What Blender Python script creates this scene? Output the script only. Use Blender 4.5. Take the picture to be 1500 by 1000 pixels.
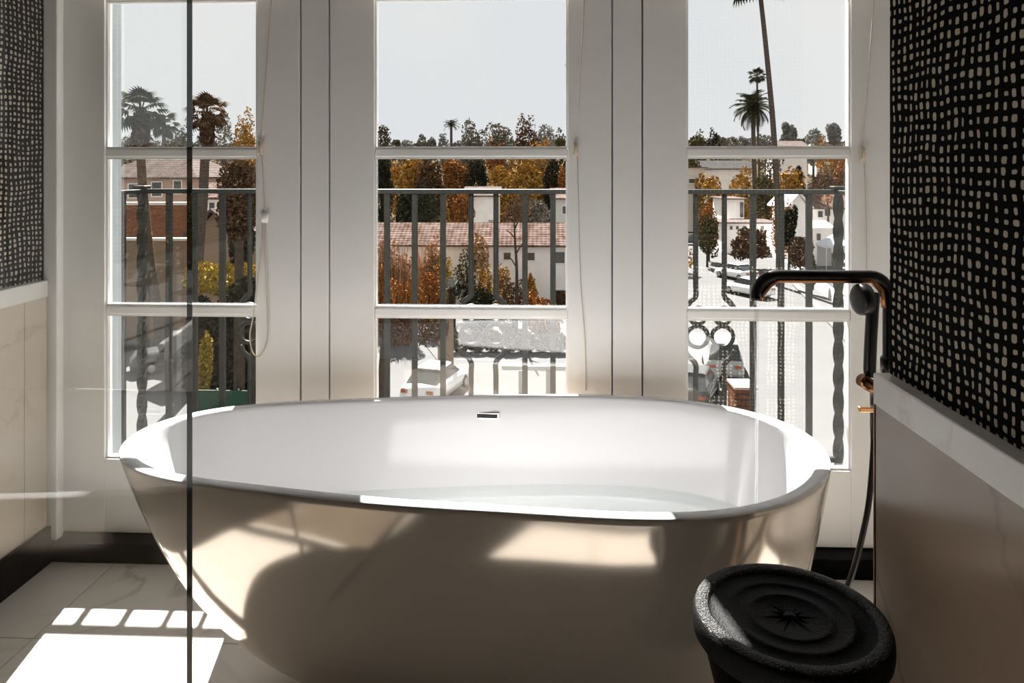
import bpy, bmesh, math, random
import numpy as np
from mathutils import Vector, Matrix
for o in list(bpy.data.objects): bpy.data.objects.remove(o)
S = bpy.context.scene; COL = S.collection
PI = math.pi
# ------------------------------------------------------------------ camera
F = 1083.0; TH = math.atan(45/F); EYE = 1.25; HY = 249.0
cd = bpy.data.cameras.new('camera'); cam = bpy.data.objects.new('camera', cd); COL.objects.link(cam)
cam.location = (0, 0, EYE); cam.rotation_euler = (PI/2, 0, TH)
cd.sensor_fit = 'HORIZONTAL'; cd.sensor_width = 36; cd.lens = 36*F/1500; cd.shift_y = -(500-HY)/1500
cd.clip_start = 0.02; cd.clip_end = 2000
S.camera = cam
# ------------------------------------------------------------------ sky, sun, exposure
SUN_DIR = Vector((0.19, -1.0, -1.0)).normalized()
w = bpy.data.worlds.new('sky'); S.world = w; w.use_nodes = True
wn = w.node_tree; bg = wn.nodes['Background']
tc = wn.nodes.new('ShaderNodeTexCoord'); nz = wn.nodes.new('ShaderNodeTexNoise'); nz.inputs['Scale'].default_value = 2.2
nz.inputs['Detail'].default_value = 4; rp = wn.nodes.new('ShaderNodeValToRGB')
rp.color_ramp.elements[0].position = .35; rp.color_ramp.elements[0].color = (.83, .85, .88, 1)
rp.color_ramp.elements[1].position = .6; rp.color_ramp.elements[1].color = (.89, .89, .885, 1)
wn.links.new(tc.outputs['Generated'], nz.inputs['Vector']); wn.links.new(nz.outputs['Fac'], rp.inputs['Fac'])
wn.links.new(rp.outputs['Color'], bg.inputs['Color']); bg.inputs['Strength'].default_value = 1.0
sl = bpy.data.lights.new('sun', 'SUN'); so = bpy.data.objects.new('sun', sl); COL.objects.link(so)
sl.energy = 37.0; sl.angle = math.radians(.53); sl.color = (1, .97, .94)
so.rotation_euler = (-SUN_DIR).to_track_quat('Z', 'Y').to_euler(); so.location = (0, 10, 10)
vs = S.view_settings; vs.view_transform = 'Standard'; vs.look = 'None'; vs.exposure = 0.0; vs.gamma = 1; vs.use_curve_mapping = False

# ------------------------------------------------------------------ pixel helpers (a pixel gives a direction, the touching plane the distance)
_s, _c = math.sin(TH), math.cos(TH)
def ray(x, y):
    a = (x-750)/F; return Vector((a*_c-_s, a*_s+_c, (HY-y)/F))
def onY(x, y, Y):
    d = ray(x, y); return d*(Y/d.y)+Vector((0, 0, EYE))
def onZ(x, y, Z):
    d = ray(x, y); return d*((Z-EYE)/d.z)+Vector((0, 0, EYE))

# ------------------------------------------------------------------ materials
MATS = {}
class NT:
    def __init__(s, m): s.t = m.node_tree; s.b = s.t.nodes['Principled BSDF']
    def n(s, k, **kw):
        x = s.t.nodes.new('ShaderNode'+k)
        for a, v in kw.items(): setattr(x, a, v)
        return x
    def put(s, sock, v):
        if hasattr(v, 'links') or hasattr(v, 'is_output'): s.t.links.new(v, sock)
        else: sock.default_value = v
    def m(s, op, a, b=0.0, c=None):
        x = s.n('Math', operation=op); s.put(x.inputs[0], a); s.put(x.inputs[1], b)
        if c is not None: s.put(x.inputs[2], c)
        return x.outputs[0]
    def mix(s, f, a, b):
        x = s.n('Mix', data_type='RGBA'); s.put(x.inputs[0], f); s.put(x.inputs[6], a); s.put(x.inputs[7], b); return x.outputs[2]
    def noise(s, scale, detail=3, vec=None, dist=0):
        x = s.n('TexNoise'); x.inputs['Scale'].default_value = scale; x.inputs['Detail'].default_value = detail; x.inputs['Distortion'].default_value = dist
        if vec is not None: s.t.links.new(vec, x.inputs['Vector'])
        return x
    def pos(s): return s.n('NewGeometry').outputs['Position']
    def ramp(s, f, stops):
        r = s.n('ValToRGB'); e = r.color_ramp.elements
        while len(e) < len(stops): e.new(.5)
        for k, (p, c) in enumerate(stops): e[k].position = p; e[k].color = (*c, 1)
        s.t.links.new(f, r.inputs['Fac']); return r.outputs['Color']
    def bump(s, h, strength=.3, dist=.01):
        x = s.n('Bump'); x.inputs['Strength'].default_value = strength; x.inputs['Distance'].default_value = dist
        s.t.links.new(h, x.inputs['Height']); s.t.links.new(x.outputs[0], s.b.inputs['Normal'])
def mat(name, col=(.8, .8, .8), rough=.5, metal=0, spec=.5, var=0, vscale=8, bump=0, bscale=40, bdist=.004):
    if name in MATS: return MATS[name]
    m = bpy.data.materials.new(name); m.use_nodes = True; MATS[name] = m; k = NT(m)
    k.b.inputs['Base Color'].default_value = (*col, 1); k.b.inputs['Roughness'].default_value = rough
    k.b.inputs['Metallic'].default_value = metal; k.b.inputs['Specular IOR Level'].default_value = spec
    if var:
        n = k.noise(vscale, 4, k.pos())
        k.t.links.new(k.ramp(n.outputs['Fac'], [(.3, tuple(c*(1-var) for c in col)), (.7, tuple(min(1, c*(1+var)) for c in col))]), k.b.inputs['Base Color'])
    if bump: k.bump(k.noise(bscale, 3, k.pos()).outputs['Fac'], bump, bdist)
    return m
mat('white_paint', (.88, .865, .845), .38, var=.02, vscale=3, bump=.05, bscale=60, bdist=.002)
mat('ceiling_paint', (.78, .77, .74), .7, var=.02)
mat('tub_acrylic', (.70, .69, .70), .10, var=.005)
mat('tub_outside', (.50, .43, .365), .11, metal=.45, var=.02)
mat('black_stone', (.002, .002, .0022), .35, spec=.05, var=.4, vscale=20)
mat('grout', (.32, .30, .27), .8, var=.1)
mat('black_metal', (.005, .0045, .0045), .3, metal=0, spec=.25, var=.2, vscale=30)
mat('bronze_metal', (.16, .075, .035), .25, metal=1, var=.1)
mat('brass', (.62, .36, .20), .22, metal=1, var=.08)
mat('chrome', (.75, .75, .75), .12, metal=1, var=.02)
mat('slot_dark', (.006, .006, .006), .5, var=.2)
mat('cord', (.62, .56, .47), .8, var=.1, vscale=200)
mat('iron', (.011, .0115, .010), .5, spec=.12, var=.25, vscale=20, bump=.2, bscale=90)
mat('cleat', (.68, .58, .46), .45, var=.15, vscale=60)
mat('glass_edge', (.012, .03, .026), .08, var=.2)
mat('stool_black', (.002, .002, .0022), .35, spec=.05, var=.3, vscale=40)
def marble(name, base, vein, rough, scale, amt):
    m = mat(name, base, rough); k = NT(m); p = k.pos()
    n = k.noise(scale, 6, p, 1.2).outputs['Fac']
    v = k.m('ABSOLUTE', k.m('SUBTRACT', n, .5)); v = k.m('SUBTRACT', 1, k.m('MINIMUM', k.m('MULTIPLY', v, 42), 1))
    mask = k.noise(scale*.7, 2, p).outputs['Fac']; mask = k.m('MULTIPLY', k.m('MAXIMUM', k.m('SUBTRACT', mask, .45), 0), 5)
    f = k.m('MINIMUM', k.m('MULTIPLY', k.m('MULTIPLY', v, mask), amt), 1)
    cl = k.noise(scale*1.5, 4, p).outputs['Fac']
    c = k.mix(k.m('MULTIPLY', cl, .35), (*base, 1), (*[b*.82 for b in base], 1))
    k.t.links.new(k.mix(f, c, (*vein, 1)), k.b.inputs['Base Color']); return m
marble('floor_marble', (.62, .60, .57), (.30, .26, .22), .16, 1.5, .7)
marble('wainscot_lit', (.56, .49, .41), (.34, .25, .17), .22, 1.7, .4)  # same stone as on the right, paled for the window light on it
marble('wainscot_shaded', (.285, .205, .148), (.15, .095, .06), .22, 1.7, .55)  # same beige stone, its shade put into the colour
marble('ledge_marble', (.74, .72, .69), (.4, .35, .3), .2, 1.6, .3)
def wallpaper():
    m = mat('wallpaper', (.01, .01, .01), .85, spec=.05); k = NT(m)
    sp = k.n('SeparateXYZ'); k.t.links.new(k.pos(), sp.inputs[0])
    u = k.m('ADD', sp.outputs[0], sp.outputs[1]); v = sp.outputs[2]
    def cmb(a, b, c=0.0):
        x = k.n('CombineXYZ'); k.put(x.inputs[0], a); k.put(x.inputs[1], b); k.put(x.inputs[2], c); return x.outputs[0]
    wv = k.noise(7, 2, cmb(u, v)); sc = k.n('SeparateColor'); k.t.links.new(wv.outputs['Color'], sc.inputs[0])
    pu = k.m('ADD', k.m('DIVIDE', u, .0190), k.m('MULTIPLY', k.m('SUBTRACT', sc.outputs[0], .5), 1.6))
    pv = k.m('ADD', k.m('DIVIDE', v, .0168), k.m('MULTIPLY', k.m('SUBTRACT', sc.outputs[1], .5), 1.6))
    cu, cv = k.m('FLOOR', pu), k.m('FLOOR', pv)
    wn_ = k.n('TexWhiteNoise', noise_dimensions='3D'); k.t.links.new(cmb(cu, cv), wn_.inputs['Vector'])
    rc = k.n('SeparateColor'); k.t.links.new(wn_.outputs['Color'], rc.inputs[0])
    fu = k.m('SUBTRACT', k.m('SUBTRACT', pu, cu), k.m('ADD', .42, k.m('MULTIPLY', rc.outputs[0], .16)))
    fv = k.m('SUBTRACT', k.m('SUBTRACT', pv, cv), k.m('ADD', .42, k.m('MULTIPLY', rc.outputs[1], .16)))
    rx = k.m('ADD', .135, k.m('MULTIPLY', rc.outputs[2], .15)); ry = k.m('ADD', .18, k.m('MULTIPLY', rc.outputs[0], .19))
    a = k.m('POWER', k.m('ABSOLUTE', k.m('DIVIDE', fu, rx)), 3.6); b = k.m('POWER', k.m('ABSOLUTE', k.m('DIVIDE', fv, ry)), 3.6)
    fine = k.noise(260, 2, cmb(u, v)).outputs['Fac']
    d = k.m('ADD', k.m('ADD', a, b), k.m('MULTIPLY', k.m('SUBTRACT', fine, .5), 1.5))
    f = k.m('SUBTRACT', 1, k.m('MINIMUM', k.m('MAXIMUM', k.m('MULTIPLY', k.m('SUBTRACT', d, .8), 2.5), 0), 1))
    k.t.links.new(k.mix(f, (.003, .0026, .003, 1), (.46, .40, .32, 1)), k.b.inputs['Base Color'])
wallpaper()
def clear(name, tint, f0=.045, gain=1.0):
    m = bpy.data.materials.new(name); m.use_nodes = True; MATS[name] = m; t = m.node_tree; k = NT(m)
    g = k.n('NewGeometry'); dt = k.n('VectorMath', operation='DOT_PRODUCT')
    t.links.new(g.outputs['Incoming'], dt.inputs[0]); t.links.new(g.outputs['Normal'], dt.inputs[1])
    c = k.m('ABSOLUTE', dt.outputs['Value']); p = k.m('POWER', k.m('SUBTRACT', 1, c), 5)
    f = k.m('ADD', f0, k.m('MULTIPLY', p, 1-f0)); f = k.m('MINIMUM', k.m('MULTIPLY', f, gain), 1)
    tr = k.n('BsdfTransparent'); tr.inputs[0].default_value = (*tint, 1)
    gl = k.n('BsdfGlossy'); gl.inputs['Roughness'].default_value = 0.0; gl.inputs['Color'].default_value = (1, 1, 1, 1)
    mx = k.n('MixShader'); t.links.new(f, mx.inputs[0]); t.links.new(tr.outputs[0], mx.inputs[1]); t.links.new(gl.outputs[0], mx.inputs[2])
    t.links.new(mx.outputs[0], t.nodes['Material Output'].inputs[0]); return m
clear('window_glass', (.985, .99, .985)); clear('shower_glass', (.985, .995, .99), .035, .7); clear('stream', (.95, .96, .96), .10); clear('water', (.968, .982, .979), .03)
def leaf(name, a, b, rough=.55):
    a, b = tuple(c*.9 for c in a), tuple(c*.85 for c in b)
    m = mat(name, a, rough, spec=.0); k = NT(m); g = k.n('NewGeometry')
    k.t.links.new(k.mix(g.outputs['Random Per Island'], (*a, 1), (*b, 1)), k.b.inputs['Base Color']); return m
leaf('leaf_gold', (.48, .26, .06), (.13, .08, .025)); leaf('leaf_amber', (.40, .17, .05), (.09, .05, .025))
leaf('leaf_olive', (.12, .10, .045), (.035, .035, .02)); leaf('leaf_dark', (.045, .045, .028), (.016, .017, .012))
leaf('leaf_sage_hazed', (.22, .20, .16), (.09, .084, .066)); leaf('leaf_yellow', (.42, .29, .05), (.16, .12, .03))  # sage is paled to paint distance haze onto far trees
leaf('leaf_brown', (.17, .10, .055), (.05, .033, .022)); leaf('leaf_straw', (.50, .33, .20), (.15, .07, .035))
leaf('leaf_palm', (.07, .068, .036), (.03, .031, .018)); leaf('leaf_grey_hazed', (.27, .27, .25), (.14, .14, .13))  # grey carries painted distance haze for far trees; the agave shares it
mat('bark', (.06, .047, .036), .85, spec=0, var=.35, vscale=6, bump=.6, bscale=14, bdist=.03)
mat('palm_bark', (.085, .068, .055), .85, spec=0, var=.3, vscale=9, bump=.6, bscale=12, bdist=.03)
mat('asphalt', (.105, .104, .102), .85, spec=0, var=.06, vscale=.5); mat('concrete', (.5, .49, .48), .85, spec=0, var=.08, vscale=1.2)
mat('kerb', (.14, .137, .13), .8, spec=0, var=.1, vscale=1)
mat('stucco_white', (.80, .77, .74), .9, spec=0, var=.06, vscale=1.5); mat('stucco_pink', (.42, .31, .25), .9, spec=0, var=.08, vscale=1.2)
mat('stucco_tan', (.22, .155, .105), .9, spec=0, var=.08, vscale=1.0); mat('stucco_grey', (.55, .53, .50), .9, spec=0, var=.06)
mat('exterior_white', (.24, .265, .28), .7, spec=0, var=.02); mat('balcony_slab', (.26, .25, .24), .85, spec=0, var=.08, vscale=6)
mat('window_dark', (.05, .05, .05), .15, var=.2); mat('frame_white', (.7, .69, .66), .6, var=.03)
mat('green_screen', (.012, .05, .025), .7, var=.1); mat('timber', (.13, .06, .035), .7, spec=0, var=.2, vscale=4)
mat('brush', (.07, .055, .035), .9, spec=0, var=.3, vscale=.15); mat('brick_red', (.17, .075, .05), .9, spec=0, var=.2, vscale=2); mat('tent_white', (.55, .58, .62), .7, spec=0, var=.04); mat('blind_fabric', (.62, .56, .47), .9, var=.04, vscale=30)
mat('rubber', (.02, .02, .02), .8, var=.1); mat('car_white', (.75, .75, .75), .2, var=.02); mat('car_dark', (.05, .052, .05), .2, var=.05)
mat('car_grey', (.33, .33, .32), .25, var=.04); mat('car_glass', (.03, .035, .035), .06, var=.1); mat('lamp_red', (.35, .08, .02), .3, var=.1)
def tiles(name, a, b):
    a, b = tuple(c*.8 for c in a), tuple(c*.8 for c in b)
    m = mat(name, a, .9, spec=0); k = NT(m); p = k.pos(); sp = k.n('SeparateXYZ'); k.t.links.new(p, sp.inputs[0])
    wv = k.m('SINE', k.m('MULTIPLY', sp.outputs[0], 2*PI/.33)); wz = k.m('SINE', k.m('MULTIPLY', k.m('ADD', sp.outputs[1], sp.outputs[2]), 2*PI/.5))
    n = k.noise(1.6, 3, p).outputs['Fac']
    f = k.m('ADD', k.m('MULTIPLY', n, .9), k.m('MULTIPLY', k.m('ADD', wv, wz), .06))
    k.t.links.new(k.ramp(f, [(.25, b), (.65, a)]), k.b.inputs['Base Color']); k.bump(k.m('ADD', wv, wz), .35, .04); return m
tiles('roof_tile', (.20, .15, .132), (.07, .038, .027)); tiles('roof_pale', (.165, .137, .127), (.105, .082, .073)); tiles('roof_grey', (.085, .08, .077), (.06, .057, .054))

# ------------------------------------------------------------------ mesh helpers
def mesh(name, V, Fc, m, parent=None, smooth=False, bevel=0, seg=2):
    me = bpy.data.meshes.new(name); me.from_pydata([tuple(v) for v in V], [], Fc); me.update()
    me.materials.append(MATS[m]); o = bpy.data.objects.new(name, me); COL.objects.link(o)
    if smooth: me.polygons.foreach_set('use_smooth', [True]*len(me.polygons))
    if parent is not None: o.parent = parent; o.location = -parent.location if parent.parent is None else Vector()
    if bevel:
        b = o.modifiers.new('bevel', 'BEVEL'); b.width = bevel; b.segments = seg; b.limit_method = 'ANGLE'
    return o
def tag(o, label=None, cat=None, group=None, kind=None):
    if label: o['label'] = label
    if cat: o['category'] = cat
    if group: o['group'] = group
    if kind: o['kind'] = kind
    return o
def empty(name, loc, label=None, cat=None, group=None, kind=None):
    o = bpy.data.objects.new(name, None); COL.objects.link(o); o.location = loc; o.empty_display_size = .1
    return tag(o, label, cat, group, kind)
BF = [(0, 3, 2, 1), (4, 5, 6, 7), (0, 1, 5, 4), (1, 2, 6, 5), (2, 3, 7, 6), (3, 0, 4, 7)]
def boxv(x0, x1, y0, y1, z0, z1):
    return [(x0, y0, z0), (x1, y0, z0), (x1, y1, z0), (x0, y1, z0), (x0, y0, z1), (x1, y0, z1), (x1, y1, z1), (x0, y1, z1)]
def box(name, x0, x1, y0, y1, z0, z1, m, parent=None, bevel=0):
    return mesh(name, boxv(x0, x1, y0, y1, z0, z1), BF, m, parent, bevel=bevel)
def join(parts):
    V, Fc = [], []
    for v, f in parts:
        n = len(V); V += list(v); Fc += [tuple(i+n for i in q) for q in f]
    return V, Fc
def loft(rings, closed=True, cap0=True, cap1=True):
    n = len(rings[0]); V = [p for r in rings for p in r]; Fc = []
    for a in range(len(rings)-1):
        for i in range(n if closed else n-1):
            j = (i+1) % n; Fc.append((a*n+i, a*n+j, (a+1)*n+j, (a+1)*n+i))
    if cap0: Fc.append(tuple(range(n-1, -1, -1)))
    if cap1: Fc.append(tuple((len(rings)-1)*n+i for i in range(n)))
    return V, Fc
def tube(pts, r, n=10, closed=False, twist=0, square=False):
    P = [Vector(p) for p in pts]; N = len(P); R = r if hasattr(r, '__len__') else [r]*N
    T = []
    for i in range(N):
        if closed: t = P[(i+1) % N]-P[i-1]
        else: t = P[min(i+1, N-1)]-P[max(i-1, 0)]
        T.append(t.normalized())
    u = T[0].orthogonal().normalized()
    if abs(T[0].z) > .9: u = Vector((1, 0, 0)); u = (u-T[0]*u.dot(T[0])).normalized()
    rings = []
    for i in range(N):
        u = (u-T[i]*u.dot(T[i])).normalized(); v = T[i].cross(u); ring = []
        for k in range(n):
            a = 2*PI*k/n+(PI/4 if square else 0)+twist*i; ring.append(P[i]+(u*math.cos(a)+v*math.sin(a))*R[i])
        rings.append(ring)
    if closed:
        rings.append(rings[0]); V, Fc = loft(rings, cap0=False, cap1=False); return V, Fc
    return loft(rings)
def lathe(prof, n=48, c=(0, 0)):
    return loft([[(c[0]+r*math.cos(2*PI*k/n), c[1]+r*math.sin(2*PI*k/n), z) for k in range(n)] for r, z in prof])
def smoothpath(pts, n=8):
    P = [Vector(p) for p in pts]; out = []
    for i in range(len(P)-1):
        a, b, c, d = P[max(i-1, 0)], P[i], P[i+1], P[min(i+2, len(P)-1)]
        for k in range(n):
            t = k/n; out.append(.5*((2*b)+(c-a)*t+(2*a-5*b+4*c-d)*t*t+(3*b-a-3*c+d)*t**3))
    out.append(P[-1]); return out

# ------------------------------------------------------------------ room shell
XL, XR, YB, ZC = -1.603, .600, -1.7, 2.78      # left wall, right wallpapered wall, back wall, ceiling
YD = 2.36                                      # room face of the french windows
YS = 2.294                                     # front of the black stone step
fl = box('floor', XL-.1, 1.35, YB-.1, 2.5, -.12, -.012, 'grout'); tag(fl, 'marble tiled bathroom floor', 'floor', kind='structure')
tw = .60; ty0 = 1.92; first = None
for i in range(-7, 2):
    for j in range(-4, 4):
        x0, x1 = -1.36+(j)*tw*1.5, -1.36+(j+1)*tw*1.5; y0, y1 = ty0+i*tw, ty0+(i+1)*tw
        x0, x1, y0, y1 = max(x0, XL), min(x1, 1.2), max(y0, YB), min(y1, YS+.03)
        if x1-x0 < .03 or y1-y0 < .03: continue
        g = .0012; box('tile', x0+g, x1-g, y0+g, y1-g, -.012, 0, 'floor_marble', fl, bevel=.001)
mat('tray_dark', (.15, .125, .10), .4, var=.2, vscale=5)
tag(box('added_dark_tray', XL+.0405, -.672, YB+.02, 1.02, 0, .012, 'tray_dark', bevel=.003), 'unseen dark tray added behind the glass screen to dim the sunlit floor', 'shower tray')  # unseen, added dark to dim the sunlit floor mirrored in the tub
tag(box('ceiling', XL-.1, 1.35, YB-.1, 2.55, ZC, ZC+.1, 'ceiling_paint'), 'plain white bathroom ceiling', 'ceiling', kind='structure')
LZ = .90   # wainscot height
def wainscot(root, face, a0, a1, axis, sgn, name_mat='wainscot_shaded', joints=()):
    # marble slabs 25 mm proud of the papered wall, capped by a pale ledge strip
    cuts = [a0]+list(joints)+[a1]
    for p, q in zip(cuts[:-1], cuts[1:]):
        lo, hi = sorted((face, face+sgn*.025))
        args = (lo, hi, p+.0012, q-.0012) if axis == 'x' else (p+.0012, q-.0012, lo, hi)
        box('wainscot_slab', *args, .0, LZ-.054, name_mat, root, bevel=.001)
    lo, hi = sorted((face, face+sgn*.029)); args = (lo, hi, a0, a1) if axis == 'x' else (a0, a1, lo, hi)
    box('ledge', *args, LZ-.054, LZ, 'ledge_marble', root, bevel=.003)
wl = tag(box('wall_left', XL-.1, XL, YB, 2.5, 0, ZC, 'wallpaper'), 'left wall with spotted black wallpaper over marble wainscot coloured as lit beige', 'wall', kind='structure')
wainscot(wl, XL, YB, YS-.002, 'x', 1, 'wainscot_lit', joints=(-.6, .85, 2.19))
wr = tag(box('wall_right', XR, 1.25, YB, 1.305, 0, ZC, 'wallpaper'), 'right wall with spotted black wallpaper over marble wainscot coloured as shaded brown', 'wall', kind='structure')
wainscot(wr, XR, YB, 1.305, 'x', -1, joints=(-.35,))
box('edge_strip', XR-.0262, XR+.0, 1.305, 1.3095, 0, LZ-.054, 'bronze_metal', wr)
tag(box('wall_alcove', 1.20, 1.32, 1.305, 2.5, 0, ZC, 'white_paint'), 'white alcove wall behind the tub filler', 'wall', kind='structure')
wb = tag(box('wall_back', XL-.1, 1.25, YB-.1, YB, 0, ZC, 'wallpaper'), 'back wall behind the camera with spotted wallpaper', 'wall', kind='structure')
tag(box('baseboard_left', XL+.0255, XL+.040, YB+.03, YS-.002, 0, .118, 'black_stone', bevel=.002), 'black stone baseboard along the left wall', 'baseboard', kind='structure')
# window wall
SZ = .063
tag(box('trim_1', XL, 1.2, YS, 2.52, 0, SZ, 'black_stone', bevel=.003), 'black stone step under the french windows', 'sill', kind='structure')
HEAD = 2.42
tag(box('wall_window', XL-.1, 1.32, YD-.01, 2.50, HEAD, ZC, 'white_paint'), 'white wall above the french windows', 'wall', kind='structure')
def WX(px, Y=YD): return onY(px, 400, Y).x
def WZ(py, px=700): return onY(px, py, YD).z
# casing post at the left end
c0 = empty('trim_2', (-1.57, 2.31, SZ), 'white painted casing post at the left end of the windows', 'casing', kind='structure')
box('casing_back', XL+.001, WX(86, 2.335), 2.335, 2.50, SZ, ZC, 'white_paint', c0, .002)
box('casing_front', WX(64.5, 2.31), WX(85, 2.31), 2.305, 2.337, SZ, ZC, 'white_paint', c0, .004)
box('casing_side', XL+.0302, WX(65, 2.32), 2.318, 2.337, SZ, ZC, 'white_paint', c0, .003)
c0 = empty('trim_3', (1.15, 2.31, SZ), 'white painted casing beyond the right window', 'casing', kind='structure')
box('casing_back', WX(1313), 1.2, YD-.012, 2.50, SZ, ZC, 'white_paint', c0, .002)
for nm, a, b in (('trim_4', 440, 482), ('trim_5', 897, 941)):
    t = empty(nm, ((WX(a)+WX(b))/2, YD, SZ), 'white mullion post between the %s windows' % ('left and middle' if a == 440 else 'middle and right'), 'mullion', kind='structure')
    box('mullion_face', WX(a)+.002, WX(b)-.002, YD+.003, YD+.07, SZ, HEAD, 'white_paint', t, .002)
    box('mullion_core', WX(a)-.022, WX(b)+.022, YD+.047, YD+.11, SZ, HEAD, 'white_paint', t)
G = .003
MU = [(WZ(230), WZ(217)), (WZ(465), WZ(452)), (WZ(230)+.512, WZ(217)+.512)]
ZB0 = WZ(681); ZT0 = 2.30
def french(nm, a, b, ga, gb, label):
    t = empty(nm, ((WX(a)+WX(b))/2, YD, SZ+.002), label, 'window', kind='structure')
    y0, y1 = YD, YD+.045; xa, xb, xga, xgb = WX(a)+G, WX(b)-G, WX(ga), WX(gb)
    box('stile', xa, xga, y0, y1, SZ+.003, HEAD-.004, 'white_paint', t, .002)
    box('stile', xgb, xb, y0, y1, SZ+.003, HEAD-.004, 'white_paint', t, .002)
    box('bottom_rail', xga, xgb, y0, y1, SZ+.003, ZB0, 'white_paint', t, .002)
    box('top_rail', xga, xgb, y0, y1, ZT0, HEAD-.004, 'white_paint', t, .002)
    zs = [ZB0]
    for lo, hi in sorted(MU):
        box('muntin', xga, xgb, y0+.004, y1-.004, lo, hi, 'white_paint', t, .005); zs += [lo, hi]
    zs.append(ZT0)
    for k in range(0, len(zs), 2):
        p = box('pane', xga-.0, xgb+.0, y0+.023, y0+.027, zs[k], zs[k+1], 'window_glass', t)
        V = [];b_ = .006   # glazing bead round the pane on the room side
        V, Fc = join([(boxv(xga, xga+b_, y0+.008, y0+.0225, zs[k], zs[k+1]), BF), (boxv(xgb-b_, xgb, y0+.008, y0+.0225, zs[k], zs[k+1]), BF),
                      (boxv(xga+b_, xgb-b_, y0+.008, y0+.0225, zs[k], zs[k]+b_), BF), (boxv(xga+b_, xgb-b_, y0+.008, y0+.0225, zs[k+1]-b_, zs[k+1]), BF)])
        mesh('glazing_bead', V, Fc, 'white_paint', t)
    return t
french('window_1', 88, 440, 153, 376, 'left french window behind the shower glass')
french('window_2', 482, 897, 548, 832, 'wide middle french window behind the tub')
french('window_3', 941, 1312, 1006, 1247, 'right french window behind the tub spout')
# unseen blinds guessed from the cords, added to cut sun, ending above the picture
def blind(a, b, label):
    x0, x1 = WX(a, 2.33), WX(b, 2.33); r = empty('roller_blind', ((x0+x1)/2, 2.33, 1.84), label, 'blind', 'unseen roller blinds above the windows')
    box('fabric', x0, x1, 2.328, 2.331, 1.85, 2.40, 'blind_fabric', r); mesh('hem_bar', *tube([(x0, 2.3295, 1.845), (x1, 2.3295, 1.845)], .009, 12), 'white_paint', r, True)
    mesh('roller', *tube([(x0, 2.325, 2.42), (x1, 2.325, 2.42)], .026, 20), 'white_paint', r, True)
blind(100, 425, 'unseen cream roller blind above the left window'); blind(495, 885, 'unseen cream roller blind above the middle window'); blind(955, 1290, 'unseen cream roller blind above the right window')
# exterior pier just outside the left window
tag(box('trim_6', XL-.2, onY(178.5, 300, 2.60).x, 2.52, 2.60, -.2, 2.9, 'exterior_white', bevel=.004), 'pale blue-white outside pier at the left window', 'pier', kind='structure')

# ------------------------------------------------------------------ freestanding tub
RIM = [(-1.022, 1.729), (-.923, 1.627), (-.821, 1.566), (-.659, 1.534), (-.564, 1.509), (-.477, 1.496), (-.374, 1.482), (-.223, 1.455), (-.128, 1.453), (.051, 1.435), (.195, 1.429), (.265, 1.432), (.346, 1.441), (.435, 1.471), (.509, 1.519), (.582, 1.586), (.632, 1.651), (.66, 1.716), (.674, 1.77), (.683, 1.881), (.655, 2.001), (.582, 2.082), (.513, 2.139), (.387, 2.19), (.25, 2.218), (.106, 2.225), (-.06, 2.215), (-.234, 2.198), (-.415, 2.177), (-.629, 2.142), (-.817, 2.096), (-.907, 2.061), (-.975, 2.005), (-1.03, 1.931), (-1.045, 1.838), (-1.037, 1.768)]
RH = .58
def rim_curve(n=128, K=7):
    z = np.array([complex(*p) for p in RIM]); d = np.abs(np.roll(z, -1)-z); s = np.concatenate([[0], np.cumsum(d)]); s /= s[-1]
    u = np.arange(2000)/2000; zz = np.interp(u, s, np.append(z, z[0]).real)+1j*np.interp(u, s, np.append(z, z[0]).imag)
    f = np.fft.fft(zz); k = np.fft.fftfreq(2000, 1/2000); f[np.abs(k) > K] = 0
    return np.fft.ifft(f)[::2000//n*1][:n] if 2000 % n == 0 else np.interp(np.arange(n)/n, u, np.fft.ifft(f).real)+1j*np.interp(np.arange(n)/n, u, np.fft.ifft(f).imag)
ZR = rim_curve(160); NR = len(ZR)
if np.sum((ZR.real*np.roll(ZR.imag, -1)-np.roll(ZR.real, -1)*ZR.imag)) < 0: ZR = ZR[::-1]
TAN = np.roll(ZR, -1)-np.roll(ZR, 1); NRM = -1j*TAN/np.abs(TAN)    # outward normal
BASE = (ZR.real*.598+.092)+1j*(ZR.imag*.553+.829)
GZ = [0, .012, .04, .125, .247, .32, .46, .56, .58]; GG = [1, .955, .84, .60, .38, .275, .115, .012, 0]
FZ = [0, .01, .04, .1, .2, .3, .4, .5, .565, .58]; FG = [1, .95, .82, .60, .36, .20, .095, .026, .004, 0]; FW = np.clip(-NRM.imag, 0, 1)**2   # the front is fuller
def outer(z): g = np.interp(z, GZ, GG)*(1-FW)+np.interp(z, FZ, FG)*FW; return ZR*(1-g)+BASE*g
def outer_s(z):   # softened profile
    h = min(.03, .58-z); return np.mean([outer(max(z+d, 0)) for d in np.linspace(-h, h, 9)], axis=0)
def inner(z):     # inner wall, zi from .085 (floor) to .58
    zo = (z-.085)/(.58-.085)*.58; return outer_s(max(zo, .02))-NRM*(.036)
tub = empty('bathtub', (-.18, 1.83, 0), 'white freestanding oval bathtub standing in front of the windows', 'bathtub')
rings = []
def R3(c, z): return [(p.real, p.imag, z) for p in c]
for z in [0.0, .004, .012, .025, .045, .07, .1, .13, .165, .2, .24, .28, .32, .36, .4, .44, .48, .52, .55, .565, .573]: rings.append(R3(outer_s(z) if z > .004 else outer(z)-NRM*.004, z))
rings.append(R3(ZR-NRM*.0015, .5775)); rings.append(R3(ZR-NRM*.005, .58)); rings.append(R3(ZR-NRM*.018, .5805)); rings.append(R3(ZR-NRM*.030, .58)); rings.append(R3(ZR-NRM*.0345, .577))
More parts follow.
